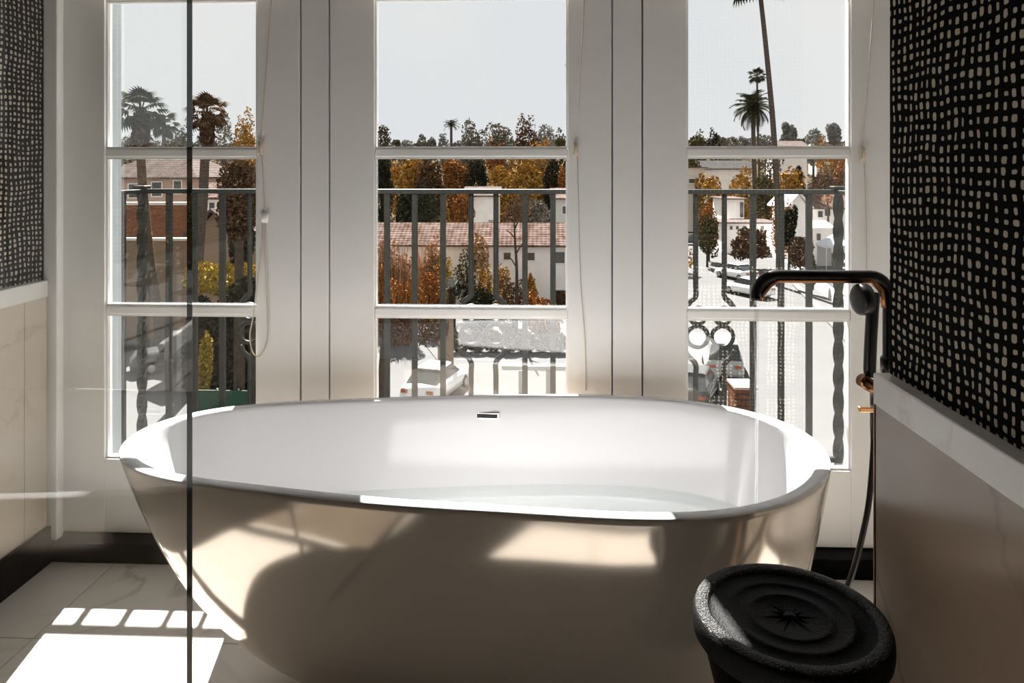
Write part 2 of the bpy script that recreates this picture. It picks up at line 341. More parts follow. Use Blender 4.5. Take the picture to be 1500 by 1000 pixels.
for z in [.57, .555, .53, .5, .46, .42, .38, .34, .3, .26, .22, .18, .15, .125, .108, .098]: rings.append(R3(inner(z), z))
c = inner(.098); cc = c.mean()
for k, zz in ((.93, .092), (.8, .088), (.5, .086), (.15, .085)): rings.append(R3(cc+(c-cc)*k, zz))
V, Fc = loft(rings); shell = mesh('shell', V, Fc, 'tub_acrylic', tub, True)
shell.data.materials.append(MATS['tub_outside'])     # polished taupe outside, white rim and inside
for p in shell.data.polygons[:21*NR]: p.material_index = 1
# overflow slot on the far inner wall
def inner_back(x, z):
    q = inner(z); i = min((i for i in range(NR) if q[i].imag > 1.83), key=lambda i: abs(q[i].real-x)); return q[i].imag
sp_ = onY(714, 608.5, 2.15); sz = sp_.z
yA, yB_ = inner_back(-.165, sz+.012), inner_back(-.165, sz-.012)
sx = onY(714, 608, yA).x; sz = onY(714, 608.5, yA).z
tilt = math.atan2(yA-yB_, .024)
def slot(name, wx, wz, dep, m, y, bev):
    o = mesh(name, boxv(-wx, wx, -dep, dep, -wz, wz), BF, m, tub, bevel=bev, seg=3)
    o.location = Vector((sx, y, sz))-tub.location; o.rotation_euler = (-tilt, 0, math.radians(-3)); return o
slot('overflow_frame', .036, .0105, .004, 'chrome', (yA+yB_)/2, .003)
slot('overflow_opening', .031, .0065, .0048, 'slot_dark', (yA+yB_)/2, .002)
dr = mesh('drain', *lathe([(.033, .086), (.033, .091), (.028, .093), (.001, .093)], 32, (0.02, 1.83)), 'chrome', tub, True)
# water
WL = .345
wr_ = [R3((lambda c: c.mean()+(c-c.mean())*.4)(inner(.1)), .089), R3(inner(.1)-NRM*(.004), .103)]+[R3(inner(z)-NRM*(.0015), z) for z in (.13, .18, .24, .3)]+[R3(inner(WL)-NRM*.001, WL)]
V, Fc = loft(wr_); tag(mesh('bath_water', V, Fc, 'water', None, True), 'clear shallow water filling the bathtub', 'water')

# ------------------------------------------------------------------ shower glass
gx = -.66; gy1 = onY(278, 400, 1).copy(); d = ray(278, 400); gy = d.y*(gx/d.x)
sg = empty('shower_screen', (gx, .5, 0), 'clear frameless glass shower screen at the left of the tub', 'shower screen')
box('glass_panel', gx-.005, gx+.005, -.9, gy-.0016, .012, 2.3, 'shower_glass', sg)
box('polished_edge', gx-.005, gx+.005, gy-.0015, gy, .012, 2.3, 'glass_edge', sg)
box('floor_channel', gx-.009, gx+.009, -.9, gy, 0, .014, 'black_metal', sg)

# ------------------------------------------------------------------ floor standing tub filler
FY = 1.86
def fp(x, y, Y=FY): return onY(x, y, Y)
flr = fp(1302, 500); fx = flr.x; zt = fp(1200, 404).z; tx = fp(1108, 440).x
fil = empty('tub_filler', (fx, FY, 0), 'black and bronze floor-standing tub filler pouring into the tub', 'faucet')
zbend = .045
path = [(fx, FY, .01), (fx, FY, .3), (fx, FY, zt-zbend)]+[(fx-zbend+zbend*math.cos(a), FY, zt-zbend+zbend*math.sin(a)) for a in np.linspace(.2, PI/2, 7)]
tipb = .05
path += [(x, FY, zt) for x in np.linspace(fx-zbend-.02, tx+tipb+.01, 6)]+[(tx+tipb+tipb*math.cos(a), FY, zt-tipb+tipb*math.sin(a)) for a in np.linspace(PI/2, PI, 8)]
path += [(tx, FY, fp(1108, 433).z)]
mesh('spout_pipe', *tube(path, .0145, 20), 'black_metal', fil, True)
# bronze underside strip of the spout
up = [(x, FY-.006, zt-.0085) for x in np.linspace(fx-zbend, tx+tipb, 8)]
mesh('spout_underside', *tube([(fx-.012, FY-.004, zt-.075), (fx-.02, FY-.004, zt-.035), (fx-.035, FY-.004, zt-.018)]+up+[(tx+.03, FY-.004, zt-.022), (tx+.0115, FY-.004, zt-.045), (tx+.011, FY-.004, zt-.062)], .0085, 12), 'bronze_metal', fil, True)
mesh('outlet', *tube([(tx, FY, fp(1108, 432).z), (tx, FY, fp(1108, 439).z)], .0135, 20), 'black_metal', fil, True)
mesh('collar', *lathe([(.02, fp(1290, 545).z), (.02, fp(1290, 525).z), (.016, fp(1290, 521).z), (.001, fp(1290, 521).z)], 24, (fx, FY)), 'black_metal', fil, True)
mesh('floor_flange', *lathe([(.06, 0), (.06, .008), (.05, .014), (.016, .016)], 32, (fx, FY)), 'black_metal', fil, True)
# valve body, cradle and lever
cz = fp(1270, 560).z
cr0, cr1 = fp(1262, 556, FY-.05), fp(1290, 574, FY-.02)
mesh('cradle', *tube([cr0, cr1, (fx, FY, cz-.015)], [.0155, .0155, .0145], 18), 'bronze_metal', fil, True)
vz = fp(1280, 590).z
hx = fp(1280, 590).x
mesh('valve_body', *tube([(hx, FY-.012, fp(1280, 572).z), (hx, FY-.012, fp(1280, 606).z)], .0135, 18), 'black_metal', fil, True)
mesh('lever', boxv(fp(1251, 594).x, fp(1286, 594).x, FY-.032, FY-.02, fp(1260, 598).z, fp(1260, 590.5).z), BF, 'brass', fil, bevel=.002)
# hand shower: wand and disc head
wnd = [fp(1274, 549, FY-.03), fp(1274, 534, FY-.03), fp(1276, 488, FY-.03), fp(1279, 440, FY-.03), fp(1280, 428, FY-.03)]
hs = mesh('hand_shower', *tube(smoothpath(wnd, 5), [.0125]*3+[.0145]*18, 16), 'black_metal', fil, True)
hc = fp(1263, 438.5, FY-.03); ax = Vector((-.985, -.17, 0)).normalized()
mesh('shower_head', *tube([hc-ax*.014, hc-ax*.012, hc+ax*.008, hc+ax*.012, hc+ax*.014], [.026, .038, .038, .034, .02], 28), 'black_metal', hs, True)
mesh('wand_cap', *tube([fp(1274, 551, FY-.03), fp(1274, 540, FY-.03)], .0138, 16), 'black_metal', hs, True)
hose = [(1279, 600, FY-.012), (1279, 625, FY-.012), (1279.5, 650, FY-.014), (1277, 690, FY-.018), (1272, 740, FY-.02), (1263, 785, FY-.02), (1253, 825, FY-.02), (1241, 860, FY-.02), (1222, 905, FY-.02)]
hp = smoothpath([fp(*h) for h in hose], 10)
hp += smoothpath([hp[-1], hp[-1]+Vector((-.02, -.01, -.05)), Vector((hp[-1].x-.0, FY-.05, .03)), Vector((hp[-1].x+.12, FY-.03, .012)), Vector((fx-.045, FY, .012))], 8)[1:]
mesh('hose', *tube(hp, .0072, 10), 'black_metal', fil, True)
# falling water
st = [(tx+random.Random(k).uniform(-.0006, .0006), FY+random.Random(k+90).uniform(-.0006, .0006), z) for k, z in enumerate(np.linspace(fp(1108, 440).z, WL+.001, 34))]
tag(mesh('water_stream', *tube(st, [.0075-.0025*min(1, k/10)+.0006*math.sin(k*1.7) for k in range(34)], 12), 'stream', None, True), 'thin clear stream of water falling from the spout', 'water')

# ------------------------------------------------------------------ black drum stool
stc = onZ(1157, 897, .54); cx, cy = stc.x, stc.y
stl = empty('drum_stool', (cx, cy, 0), 'round black metal drum stool between the tub and right wall', 'stool')
prof = [(.01, 0), (.118, 0), (.124, .006), (.122, .02), (.110, .08), (.100, .16), (.097, .24), (.101, .32), (.114, .40), (.129, .46), (.135, .485), (.135, .500)]
mesh('body', *lathe(prof, 64, (cx, cy)), 'stool_black', stl, True)
m = mat('stool_top', (.010, .010, .010), .45, spec=.05); k = NT(m)
k.bump(k.m('ADD', k.noise(420, 2, k.pos()).outputs['Fac'], k.m('MULTIPLY', k.noise(160, 2, k.pos()).outputs['Fac'], .8)), .55, .003)
m = mat('stool_band', (.03, .03, .03), .45, spec=.2); k = NT(m)
k.t.links.new(k.ramp(k.noise(420, 2, k.pos()).outputs['Fac'], [(.42, (.012, .012, .012)), (.55, (.065, .062, .06))]), k.b.inputs['Base Color'])  # pale flecks painted in for sun glints on hammered metal
k.bump(k.noise(330, 1, k.pos()).outputs['Fac'], 1.0, .006)
r0 = .152
prof = [(.130, .494), (.146, .497), (.1505, .503), (.152, .516), (.1515, .530), (.149, .537), (.145, .540), (.128, .5385), (.126, .535), (.122, .5335), (.1, .5335), (.098, .5362), (.090, .5362), (.088, .5335), (.066, .533), (.064, .5352), (.058, .5352), (.056, .5325), (.002, .5325)]
mesh('top', *lathe(prof, 96, (cx, cy)), 'stool_top', stl, True)
prof = [(.1265, .5355), (.1285, .541), (.140, .5425), (.147, .541), (.1475, .5365)]
ring = loft([[(cx+r*math.cos(2*PI*q/96), cy+r*math.sin(2*PI*q/96), z) for q in range(96)] for r, z in prof], cap0=False, cap1=False)
mesh('rim_band', *ring, 'stool_band', stl, True)
parts = []
for q in range(12):
    a = 2*PI*q/12; e = Vector((math.cos(a), math.sin(a), 0)); n_ = Vector((-e.y, e.x, 0)); b0 = Vector((cx, cy, .5325))
    L = .046 if q % 2 == 0 else .032
    parts.append(([b0+e*.006-n_*.0035, b0+e*.006+n_*.0035, b0+e*L, b0+e*.012+Vector((0, 0, .003))], [(0, 2, 3), (2, 1, 3), (1, 0, 3)]))
mesh('star', *join(parts), 'stool_black', stl)
mesh('star_boss', *lathe([(.011, .5322), (.009, .536), (.004, .5375), (.0005, .5378)], 24, (cx, cy)), 'stool_black', stl, True)

# ------------------------------------------------------------------ blind cords on the window stiles
def cordset(pts_up, cleat, pts_down, label, extra=None):
    y = YD-.006; cp = onY(*cleat, y)
    r = empty('blind_cord', cp, label, 'cord', 'blind cords on the window stiles')
    mesh('upper_cord', *tube([onY(px, py, y) for px, py in pts_up], .0016, 6), 'cord', r, True)
    if pts_down: mesh('lower_cord', *tube(smoothpath([onY(px, py, y) for px, py in pts_down], 6), .0016, 6), 'cord', r, True)
    V = tube([cp+Vector((0, .003, .022)), cp+Vector((0, -.004, .018)), cp+Vector((0, -.004, -.018)), cp+Vector((0, .003, -.022))], [.005, .0075, .0075, .004], 10)
    mesh('cleat', *V, 'cleat', r, True)
    kn = [cp+Vector((.007*math.cos(t*1.0), -.008-.004*math.sin(t*1.7), .026*math.sin(t*.37))) for t in np.linspace(0, 22, 200)]
    mesh('cord_wrap', *tube(kn, .0014, 6), 'cleat', r, True)
    if extra: extra(r, y)
def pull(r, y):
    a, b = onY(388, 311, y), onY(388, 326, y)
    mesh('cord_pull', *tube([a, a*.8+b*.2, a*.5+b*.5, b], [.006, .012, .0115, .009], 14), 'white_paint', r, True)
    L = [(384, 326), (383, 360), (376, 420), (371, 462), (366, 490), (369, 513), (377, 522), (386, 514), (392, 490), (391, 440), (389, 380), (389, 327)]
    mesh('cord_loop', *tube(smoothpath([onY(px, py, y-.004) for px, py in L], 8), .0022, 8), 'cord', r, True)
cordset([(400, -40), (383, 205)], (382, 217), [(384, 228), (386, 270), (388, 312)], 'pale blind cord with hanging loop between left and middle windows', pull)
cordset([(858, -40), (845, 205)], (843, 220), [(846, 232), (848, 330), (851, 420), (857, 500), (858, 572)], 'thin blind cord wrapped on cleat right of the middle window')
cordset([(1283, -40), (1264, 212)], (1262, 226), [(1266, 240), (1269, 330), (1269, 430), (1268, 470)], 'thin blind cord wrapped on cleat right of the right window')

# ------------------------------------------------------------------ balcony and its iron railing
RY = 3.12; BZ = -.04
bal = tag(box('balcony_floor', -2.05, 1.75, 2.52, RY+.08, -.22, BZ, 'balcony_slab', bevel=.01), 'pale concrete balcony slab outside the windows', 'balcony', kind='structure')
RT = onY(700, 279, RY).z
ral = empty('balcony_railing', (-.25, RY, BZ), 'dark iron balcony railing with scrolls and twisted end posts', 'railing')
xl, xr = onY(208, 400, RY).x, onY(1228, 400, RY).x
box('top_rail', xl-.03, xr+.03, RY-.018, RY+.018, RT-.014, RT+.006, 'iron', ral, .003)
box('bottom_rail', xl, xr, RY-.01, RY+.01, BZ+.08, BZ+.10, 'iron', ral, .002)
def bar(px, z0=BZ+.1, z1=RT-.014, hw=.0115, nm='baluster'):
    x = onY(px, 400, RY).x; return box(nm, x-hw, x+hw, RY-hw, RY+hw, z0, z1, 'iron', ral, .002)
def twisted(x, y, nm='twisted_post'):
    zz = np.linspace(BZ, RT+.012, 60); mesh(nm, *tube([(x, y, z) for z in zz], .0215, 4, twist=.32, square=True), 'iron', ral)
    box('post_foot', x-.035, x+.035, y-.035, y+.035, BZ, BZ+.012, 'iron', ral, .003)
    box('post_cap', x-.028, x+.028, y-.028, y+.028, RT+.006, RT+.02, 'iron', ral, .004)
twisted(xl, RY); twisted(xr, RY)
for px in (248, 285, 326, 441, 482, 524, 567, 607.5, 649, 769, 810, 852, 893, 935, 977, 1103, 1144, 1185): bar(px)
RS = .0112
def scroll(pxl, pxr):
    a, b = onY(pxl, 400, RY).x, onY(pxr, 400, RY).x; mx = (a+b)/2; h = (b-a)/2
    zt, zb = onY(700, 438, RY).z, onY(700, 520, RY).z     # bend heights
    for s in (-1, 1):
        x = mx+s*h
        mesh('baluster', *tube(smoothpath([(x, RY, RT-.014), (x, RY, zt+.09), (x, RY, zt+.02), (x+s*.022, RY, zt-.004), (x+s*.045, RY, zt-.04), (x+s*.052, RY, zt-.075)], 5), RS, 8), 'iron', ral, True)
        mesh('baluster', *tube(smoothpath([(x+s*.045, RY, zb+.03), (x+s*.03, RY, zb+.005), (x, RY, zb-.03), (x, RY, zb-.1), (x, RY, BZ+.1)], 5), RS, 8), 'iron', ral, True)
        for cz_, r in ((zt-.062, .034), (zt-.15, .044)):
            mesh('scroll_ring', *tube([(mx+s*.052+r*math.cos(t), RY, cz_+r*math.sin(t)) for t in np.linspace(0, 2*PI, 24, endpoint=False)], .0095, 8, closed=True), 'iron', ral, True)
    mesh('scroll_clasp', *tube([(mx-.014, RY, zt-.15), (mx+.014, RY, zt-.15)], .013, 8), 'iron', ral, True)
for a, b in ((366, 400), (690, 726.5), (1019, 1061)): scroll(a, b)
# returns to the wall
for xs, nm in ((xl, 'l'), (xr, 'r')):
    if nm == 'l':
        box('return_rail', xs-.018, xs+.018, 2.60, RY-.02, RT-.014, RT+.004, 'iron', ral, .003)
        for yy in (2.70, 2.83, 2.97): box('return_baluster', xs-.0115, xs+.0115, yy-.0115, yy+.0115, BZ, RT-.014, 'iron', ral, .002)
    else:
        box('return_rail', xs-.018, xs+.018, 2.52, RY-.02, RT-.014, RT+.004, 'iron', ral, .003)

# ------------------------------------------------------------------ terrain and street
GZ0 = -9.0
def tz(x, y):
    t = min(max((y-115)/200, 0), 1); t = t*t*(3-2*t)
    h = GZ0+t*(20+2.5*math.sin(x*.021+.6)+1.5*math.sin(x*.05))
    return h
ys = list(range(6, 60, 6))+list(range(60, 130, 7))+list(range(130, 420, 14)); xs = list(range(-330, 331, 15))
V = [(x, y, tz(x, y)) for y in ys for x in xs]; n = len(xs)
Fc = [(j*n+i, j*n+i+1, (j+1)*n+i+1, (j+1)*n+i) for j in range(len(ys)-1) for i in range(n-1)]
ground = tag(mesh('ground', V, Fc, 'asphalt', None, True), 'pale sunlit street and hillside ground outside', 'ground', kind='structure')
def G3(px, py, up=0): p = onZ(px, py, GZ0); return Vector((p.x, p.y, GZ0+up))
def strip(name, pts, w_, h, m, label, cat):
    # low kerb or wall following ground points
    P = [Vector(p) for p in pts]; L, Rr = [], []
    for i, p in enumerate(P):
        t = (P[min(i+1, len(P)-1)]-P[max(i-1, 0)]).normalized(); nn = Vector((-t.y, t.x, 0)); L.append(p-nn*w_/2); Rr.append(p+nn*w_/2)
    rings = [[a, b, b+Vector((0, 0, h)), a+Vector((0, 0, h))] for a, b in zip(L, Rr)]
    V, Fc = loft(rings); return tag(mesh(name, V, Fc, m), label, cat)
# ------------------------------------------------------------------ plants
def blob_leaves(rng, blobs, n, size, droop=0, tall=1.0):
    V, Fc = [], []; tot = sum(b[3]*b[4]*b[5] for b in blobs)
    for b in blobs:
        for _ in range(max(8, int(n*b[3]*b[4]*b[5]/tot))):
            while True:
                p = Vector((rng.uniform(-1, 1), rng.uniform(-1, 1), rng.uniform(-1, 1)))
                if .25 < p.length < 1: break
            p = p.normalized()*(p.length**.5)
            c = Vector((b[0]+p.x*b[3], b[1]+p.y*b[4], b[2]+p.z*b[5]))
            a = Vector((rng.gauss(0, 1), rng.gauss(0, 1), rng.gauss(0, 1)-droop)).normalized(); u = a.orthogonal().normalized()
            u = Matrix.Rotation(rng.uniform(0, 2*PI), 3, a) @ u; s = size*rng.uniform(.6, 1.4); k = len(V)
            V += [c-a*s*tall, c+u*s*.5, c+a*s*tall, c-u*s*.5]; Fc.append((k, k+1, k+2, k+3))
    return V, Fc
_tid = [0]
def tree(name, label, cat, px, top, Y, wpx, leafm, group=None, hfrac=.6, n=700, lsize=None, base=None, trunk=True, kind='round', depth=1.0, gz=None):
    """crown top at pixel row `top`, crown width wpx pixels, standing on the ground at distance Y"""
    _tid[0] += 1; rng = random.Random(_tid[0]*17+3)
    c = onY(px, top, Y); ppm = F/Y; gz = tz(c.x, Y) if gz is None else gz
    H = c.z-gz; r = wpx/ppm/2
    root = empty(name, (c.x, Y, gz), label, cat, group)
    ch = H*hfrac; zc = gz+H-ch/2; ls = lsize or max(2.0/ppm, r*.10)
    blobs = []
    if kind == 'round':
        blobs.append((c.x, Y, zc, r*.72, r*.72*depth, ch*.42))
        for _ in range(7):
            a = rng.uniform(0, 2*PI); q = rng.uniform(.35, .7); zz = rng.uniform(-.32, .36)
            blobs.append((c.x+math.cos(a)*r*q, Y+math.sin(a)*r*q*depth, zc+zz*ch, r*.38, r*.38*depth, ch*.2))
    elif kind == 'hedge':
        m_ = max(3, int(wpx/ppm/(ch*.5+.3)))
        for i in range(m_): blobs.append((c.x-r+(i+.5)*2*r/m_, Y+rng.uniform(-.2, .2), zc+rng.uniform(-.03, .03)*ch, r/m_*1.35, depth, ch*.5))
    elif kind == 'cone':
        for i in range(6): t = i/5; blobs.append((c.x, Y, gz+H-ch*(.08+.86*t), r*(.18+.82*t), r*(.18+.82*t), ch*.12))
    V, Fc = blob_leaves(rng, blobs, int(n*2.2), ls); mesh('foliage', V, Fc, leafm, root)
    if trunk:
        zt_ = gz+H-ch*.45; tr = max(.09, min(.35, H*.022))
        pts = [(c.x, Y, gz), (c.x+rng.uniform(-.1, .1)*r*.3, Y, gz+(zt_-gz)*.5), (c.x, Y, zt_)]
        mesh('trunk', *tube(smoothpath(pts, 4), [tr*(1-.05*i) for i in range(9)], 8), 'bark', root, True)
    return root
def grass(name, label, px, top, Y, wpx, leafm, n=800):
    _tid[0] += 1; rng = random.Random(_tid[0]*31); c = onY(px, top, Y); gz = tz(c.x, Y); H = c.z-gz; r = wpx*Y/F/2
    root = empty(name, (c.x, Y, gz), label, 'grass plant', 'tall grasses by the tiled house'); V, Fc = [], []
    cl_ = [(c.x+rng.uniform(-.6, .6)*r, Y+rng.uniform(-.5, .5)*r, gz+H*(.25+.5*rng.random()), r*.45, r*.45, H*.28) for _ in range(9)]
    lv, lf = blob_leaves(rng, cl_, 2600, .10, 0, 1.3); mesh('plumes', lv, lf, leafm, root)
    for _ in range(n//3):
        a = rng.uniform(0, 2*PI); q = r*math.sqrt(rng.random()); b = Vector((c.x+q*.6*math.cos(a), Y+q*.6*math.sin(a), gz)); h = H*rng.uniform(.35, 1.02)
        o = Vector((math.cos(a), math.sin(a), 0))*q*.5; s = Vector((.022, 0, 0)); m_ = b+o*.3+Vector((0, 0, h*.6)); t = b+o+Vector((rng.uniform(-.15, .15), 0, h)); k = len(V)
        V += [b-s, b+s, m_+s*1.2, m_-s*1.2, t]; Fc += [(k, k+1, k+2, k+3), (k+3, k+2, k+4)]
    mesh('blades', V, Fc, leafm, root)
def fan_frond(L, nb=13):
    V, Fc = [], []
    pl = L*.5; V += [(0, -.03*L, 0), (0, .03*L, 0), (pl, .02*L, .12*L), (pl, -.02*L, .12*L)]; Fc.append((0, 1, 2, 3))
    for i in range(nb):
        a = (i/(nb-1)-.5)*2.7; d = Vector((math.cos(a), math.sin(a), 0)); nn = Vector((-d.y, d.x, 0)); b = Vector((pl, 0, .12*L)); k = len(V)
        ll = L*.55*(1-.25*abs(a)/1.35); md = b+d*ll*.6+Vector((0, 0, .03*L)); tp = b+d*ll+Vector((0, 0, -.16*L))
        V += [b, md+nn*L*.05, tp, md-nn*L*.05]; Fc.append((k, k+1, k+2, k+3))
    return V, Fc
def pin_frond(L, nb=22):
    V, Fc = [], []; P = [Vector((L*t*(1-.18*t*t), 0, L*(.55*t-.85*t*t))) for t in np.linspace(0, 1, nb+1)]
    tv, tf = tube(P, [L*.018*(1-.8*i/nb) for i in range(nb+1)], 4); V += tv; Fc += tf
    for i in range(2, nb+1):
        t = i/nb; ll = L*.30*math.sin(PI*min(1, .15+.85*t))**.6+.02
        for s in (-1, 1):
            b = P[i]; e = b+Vector((ll*.55, s*ll*.75, -ll*.45)); k = len(V); q = Vector((L*.02, 0, 0)); V += [b-q, b+q, e]; Fc.append((k, k+1, k+2))
    return V, Fc
FROND = {}
def palm(label, pts, Y, crown_px, kind, leafm, nf=26, trunk_r=.22, skirt=False, name='palm_tree', group='palm trees outside', tilt=(-.9, 1.35)):
    """pts: trunk pixels from the crown down; the base stands on the ground at distance Y"""
    _tid[0] += 1; rng = random.Random(_tid[0]*7+1)
    W = [onY(x, y, Y) for x, y in pts][::-1]; g = tz(W[0].x, Y); W = [Vector((W[0].x, Y, g))]+W
    root = empty(name, W[0], label, 'palm tree', group)
    sp = smoothpath(W, 6); N = len(sp)
    mesh('trunk', *tube(sp, [trunk_r*(1.25-.45*i/N) for i in range(N)], 10), 'palm_bark', root, True)
    L = crown_px*Y/F; top = W[-1]
    key = (kind, leafm)
    if key not in FROND:
        V, Fc = fan_frond(1.0) if kind == 'fan' else pin_frond(1.0)
        o = mesh('frond', V, Fc, leafm); FROND[key] = o.data; bpy.data.objects.remove(o)
    for i in range(nf):
        fr = bpy.data.objects.new('frond', FROND[key]); COL.objects.link(fr); fr.parent = root
        fr.location = top-W[0]; a = i*2.39996+rng.uniform(-.2, .2); t = (i+.5)/nf
        el = tilt[1]+(tilt[0]-tilt[1])*t**.9
        fr.rotation_euler = (rng.uniform(-.3, .3), -el, a); s = L*rng.uniform(.85, 1.08); fr.scale = (s, s, s)
    if skirt:
        V, Fc = blob_leaves(rng, [(top.x, top.y, top.z-L*.7*q, L*.26, L*.26, L*.35) for q in (.4, .9, 1.4)], 420, L*.12, 2, 1.6); mesh('dead_frond_skirt', V, Fc, 'leaf_brown', root)
    return root

# ------------------------------------------------------------------ houses
def house(label, px0, px1, eave, Y, dep, wallm, roofm, rise, roof='gable_x', wins=(), base=None, over=.45, name='house', chimney=None, doors=()):
    """front wall spans pixel columns px0..px1 at distance Y, eave at pixel row eave, stands on the ground there"""
    a, b = onY(px0, eave, Y), onY(px1, eave, Y); ze = a.z; cxm = (a.x+b.x)/2; g = tz(cxm, Y) if base is None else base
    root = empty(name, (cxm, Y, g), label, 'house')
    x0, x1, y0, y1 = a.x, b.x, Y, Y+dep; cy_ = (y0+y1)/2
    wv = boxv(x0, x1, y0, y1, g-.5, ze); wf = list(BF)
    if roof == 'gable_y': wv += [(cxm, y0, ze+rise), (cxm, y1, ze+rise)]; wf += [(4, 5, 8), (6, 7, 9)]
    if roof == 'gable_x': wv += [(x0, cy_, ze+rise), (x1, cy_, ze+rise)]; wf += [(7, 4, 8), (5, 6, 9)]
    mesh('wall', wv, wf, wallm, root)
    X0, X1, Y0, Y1 = x0-over, x1+over, y0-over, y1+over; th = .16
    if roof == 'gable_x': lo = [(X0, Y0, ze), (X1, Y0, ze), (X1, Y1, ze), (X0, Y1, ze), (X0, cy_, ze+rise+.1), (X1, cy_, ze+rise+.1)]; q = [(0, 1, 5, 4), (2, 3, 4, 5)]
    elif roof == 'gable_y': lo = [(X0, Y0, ze), (X1, Y0, ze), (X1, Y1, ze), (X0, Y1, ze), (cxm, Y0, ze+rise+.1), (cxm, Y1, ze+rise+.1)]; q = [(0, 4, 5, 3), (4, 1, 2, 5)]
    elif roof == 'hip':
        k = min((x1-x0), dep)*.45; lo = [(X0, Y0, ze), (X1, Y0, ze), (X1, Y1, ze), (X0, Y1, ze), (X0+k, cy_, ze+rise+.1), (X1-k, cy_, ze+rise+.1)]; q = [(0, 1, 5, 4), (2, 3, 4, 5), (1, 2, 5), (3, 0, 4)]
    else: lo = [(X0, Y0, ze), (X1, Y0, ze), (X1, Y1, ze), (X0, Y1, ze)]; q = [(0, 1, 2, 3)]
    n = len(lo); V = lo+[(x, y, z+th) for x, y, z in lo]; Fc = [tuple(reversed(f)) for f in q]+[tuple(i+n for i in f) for f in q]
    ed = {}
    for f in q:
        for i, j in zip(f, f[1:]+f[:1]): ed[frozenset((i, j))] = ed.get(frozenset((i, j)), [])+[(i, j)]
    for e in ed.values():
        if len(e) == 1: i, j = e[0]; Fc.append((i, j, j+n, i+n))
    mesh('roof', V, Fc, roofm, root)
    for (u0, u1, v0, v1) in wins:
        p, q_ = onY(u0, v1, Y), onY(u1, v0, Y); t = .09
        fr = mesh('window', *join([(boxv(p.x-t, q_.x+t, Y-.07, Y+.02, p.z-t, p.z), BF), (boxv(p.x-t, q_.x+t, Y-.07, Y+.02, q_.z, q_.z+t), BF), (boxv(p.x-t, p.x, Y-.07, Y+.02, p.z, q_.z), BF), (boxv(q_.x, q_.x+t, Y-.07, Y+.02, p.z, q_.z), BF)]), 'frame_white', root)
        mesh('pane', boxv(p.x, q_.x, Y-.03, Y+.02, p.z, q_.z), BF, 'window_dark', fr)
    for (u0, u1, v0, v1) in doors:
        p, q_ = onY(u0, v1, Y), onY(u1, v0, Y); mesh('door', boxv(p.x, q_.x, Y-.06, Y+.02, p.z, q_.z), BF, 'window_dark', root)
    if chimney:
        u0, u1, v0 = chimney; p, q_ = onY(u0, v0, cy_), onY(u1, v0, cy_); box('chimney', p.x, q_.x, cy_-.4, cy_+.4, ze, p.z, wallm, root)
    return root

# ------------------------------------------------------------------ cars
def car(label, loc, rot, paint, kind='sedan', group='cars on the street'):
    L, W_, Hc = (4.4, 1.78, 1.45) if kind == 'sedan' else (4.6, 1.9, 1.8)
    root = empty('car', loc, label, 'car', group); root.rotation_euler = (0, 0, rot)
    def part(nm, V, Fc, m, sm=False, par=None):
        o = mesh(nm, V, Fc, m, None, sm); o.parent = par or root; return o
    if kind == 'sedan': low = [(-2.2, .35, .62), (-2.15, .9, .82), (-1.4, .98, .89), (-.4, .95, .89), (.9, .95, .89), (1.9, .80, .85), (2.18, .55, .70)]; cab = [(-1.75, .97, .97), (-1.0, 1.42, 1.42), (.25, 1.44, 1.44), (1.05, .94, .94)]
    else: low = [(-2.25, .4, .80), (-2.2, 1.0, .9), (-1.4, 1.06, .94), (-.4, 1.05, .95), (.9, 1.05, .95), (1.95, .96, .9), (2.28, .6, .75)]; cab = [(-2.1, 1.04, 1.04), (-1.9, 1.75, 1.75), (.3, 1.78, 1.78), (1.0, 1.04, 1.04)]
    rings = []
    for x, zt_, hw in low:
        zb = .28; rings.append([(x, -hw*.96, zb), (x, hw*.96, zb), (x, hw, (zb+zt_)/2), (x, hw*.9, zt_), (x, 0, zt_+.03), (x, -hw*.9, zt_), (x, -hw, (zb+zt_)/2)])
    part('body', *loft(rings), paint, True)
    hw = W_/2*.82; ct = W_/2*.66
    z0 = low[2][1]-.03; V = [(cab[0][0], -hw, z0), (cab[0][0], hw, z0), (cab[3][0], hw, z0), (cab[3][0], -hw, z0), (cab[1][0], -ct, cab[1][1]), (cab[1][0], ct, cab[1][1]), (cab[2][0], ct, cab[2][1]), (cab[2][0], -ct, cab[2][1])]
    part('windows', V, [(0, 1, 5, 4), (1, 2, 6, 5), (2, 3, 7, 6), (3, 0, 4, 7), (4, 5, 6, 7)], 'car_glass')
    e = .02; r1, r2 = cab[1][0]-.03, cab[2][0]+.03; z = cab[1][1]; zz = cab[2][1]
    part('roof', [(r1, -ct-e, z), (r1, ct+e, z), (r2, ct+e, zz), (r2, -ct-e, zz), (r1, -ct+.05, z+.05), (r1, ct-.05, z+.05), (r2, ct-.05, zz+.05), (r2, -ct+.05, zz+.05)], BF, paint)
    for sx_ in (-1.35, 1.35):
        for s in (-1, 1):
            y = s*(W_/2-.1); wv = [[(sx_+r*math.cos(t), y+o*s, .32+r*math.sin(t)) for t in np.linspace(0, 2*PI, 18, endpoint=False)] for r, o in ((.30, -.1), (.32, -.06), (.32, .08), (.29, .11))]
            wh = part('wheel', *loft(wv), 'rubber', True); wv = [[(sx_+r*math.cos(t), y+o*s, .32+r*math.sin(t)) for t in np.linspace(0, 2*PI, 14, endpoint=False)] for r, o in ((.19, .10), (.19, .122), (.05, .13))]
            part('hubcap', *loft(wv), 'car_grey', True, wh)
    for s in (-1, 1): part('tail_lamp', boxv(low[0][0]-.02, low[0][0]+.08, min(s*.45, s*.75), max(s*.45, s*.75), .68, .82), BF, 'lamp_red')
    return root

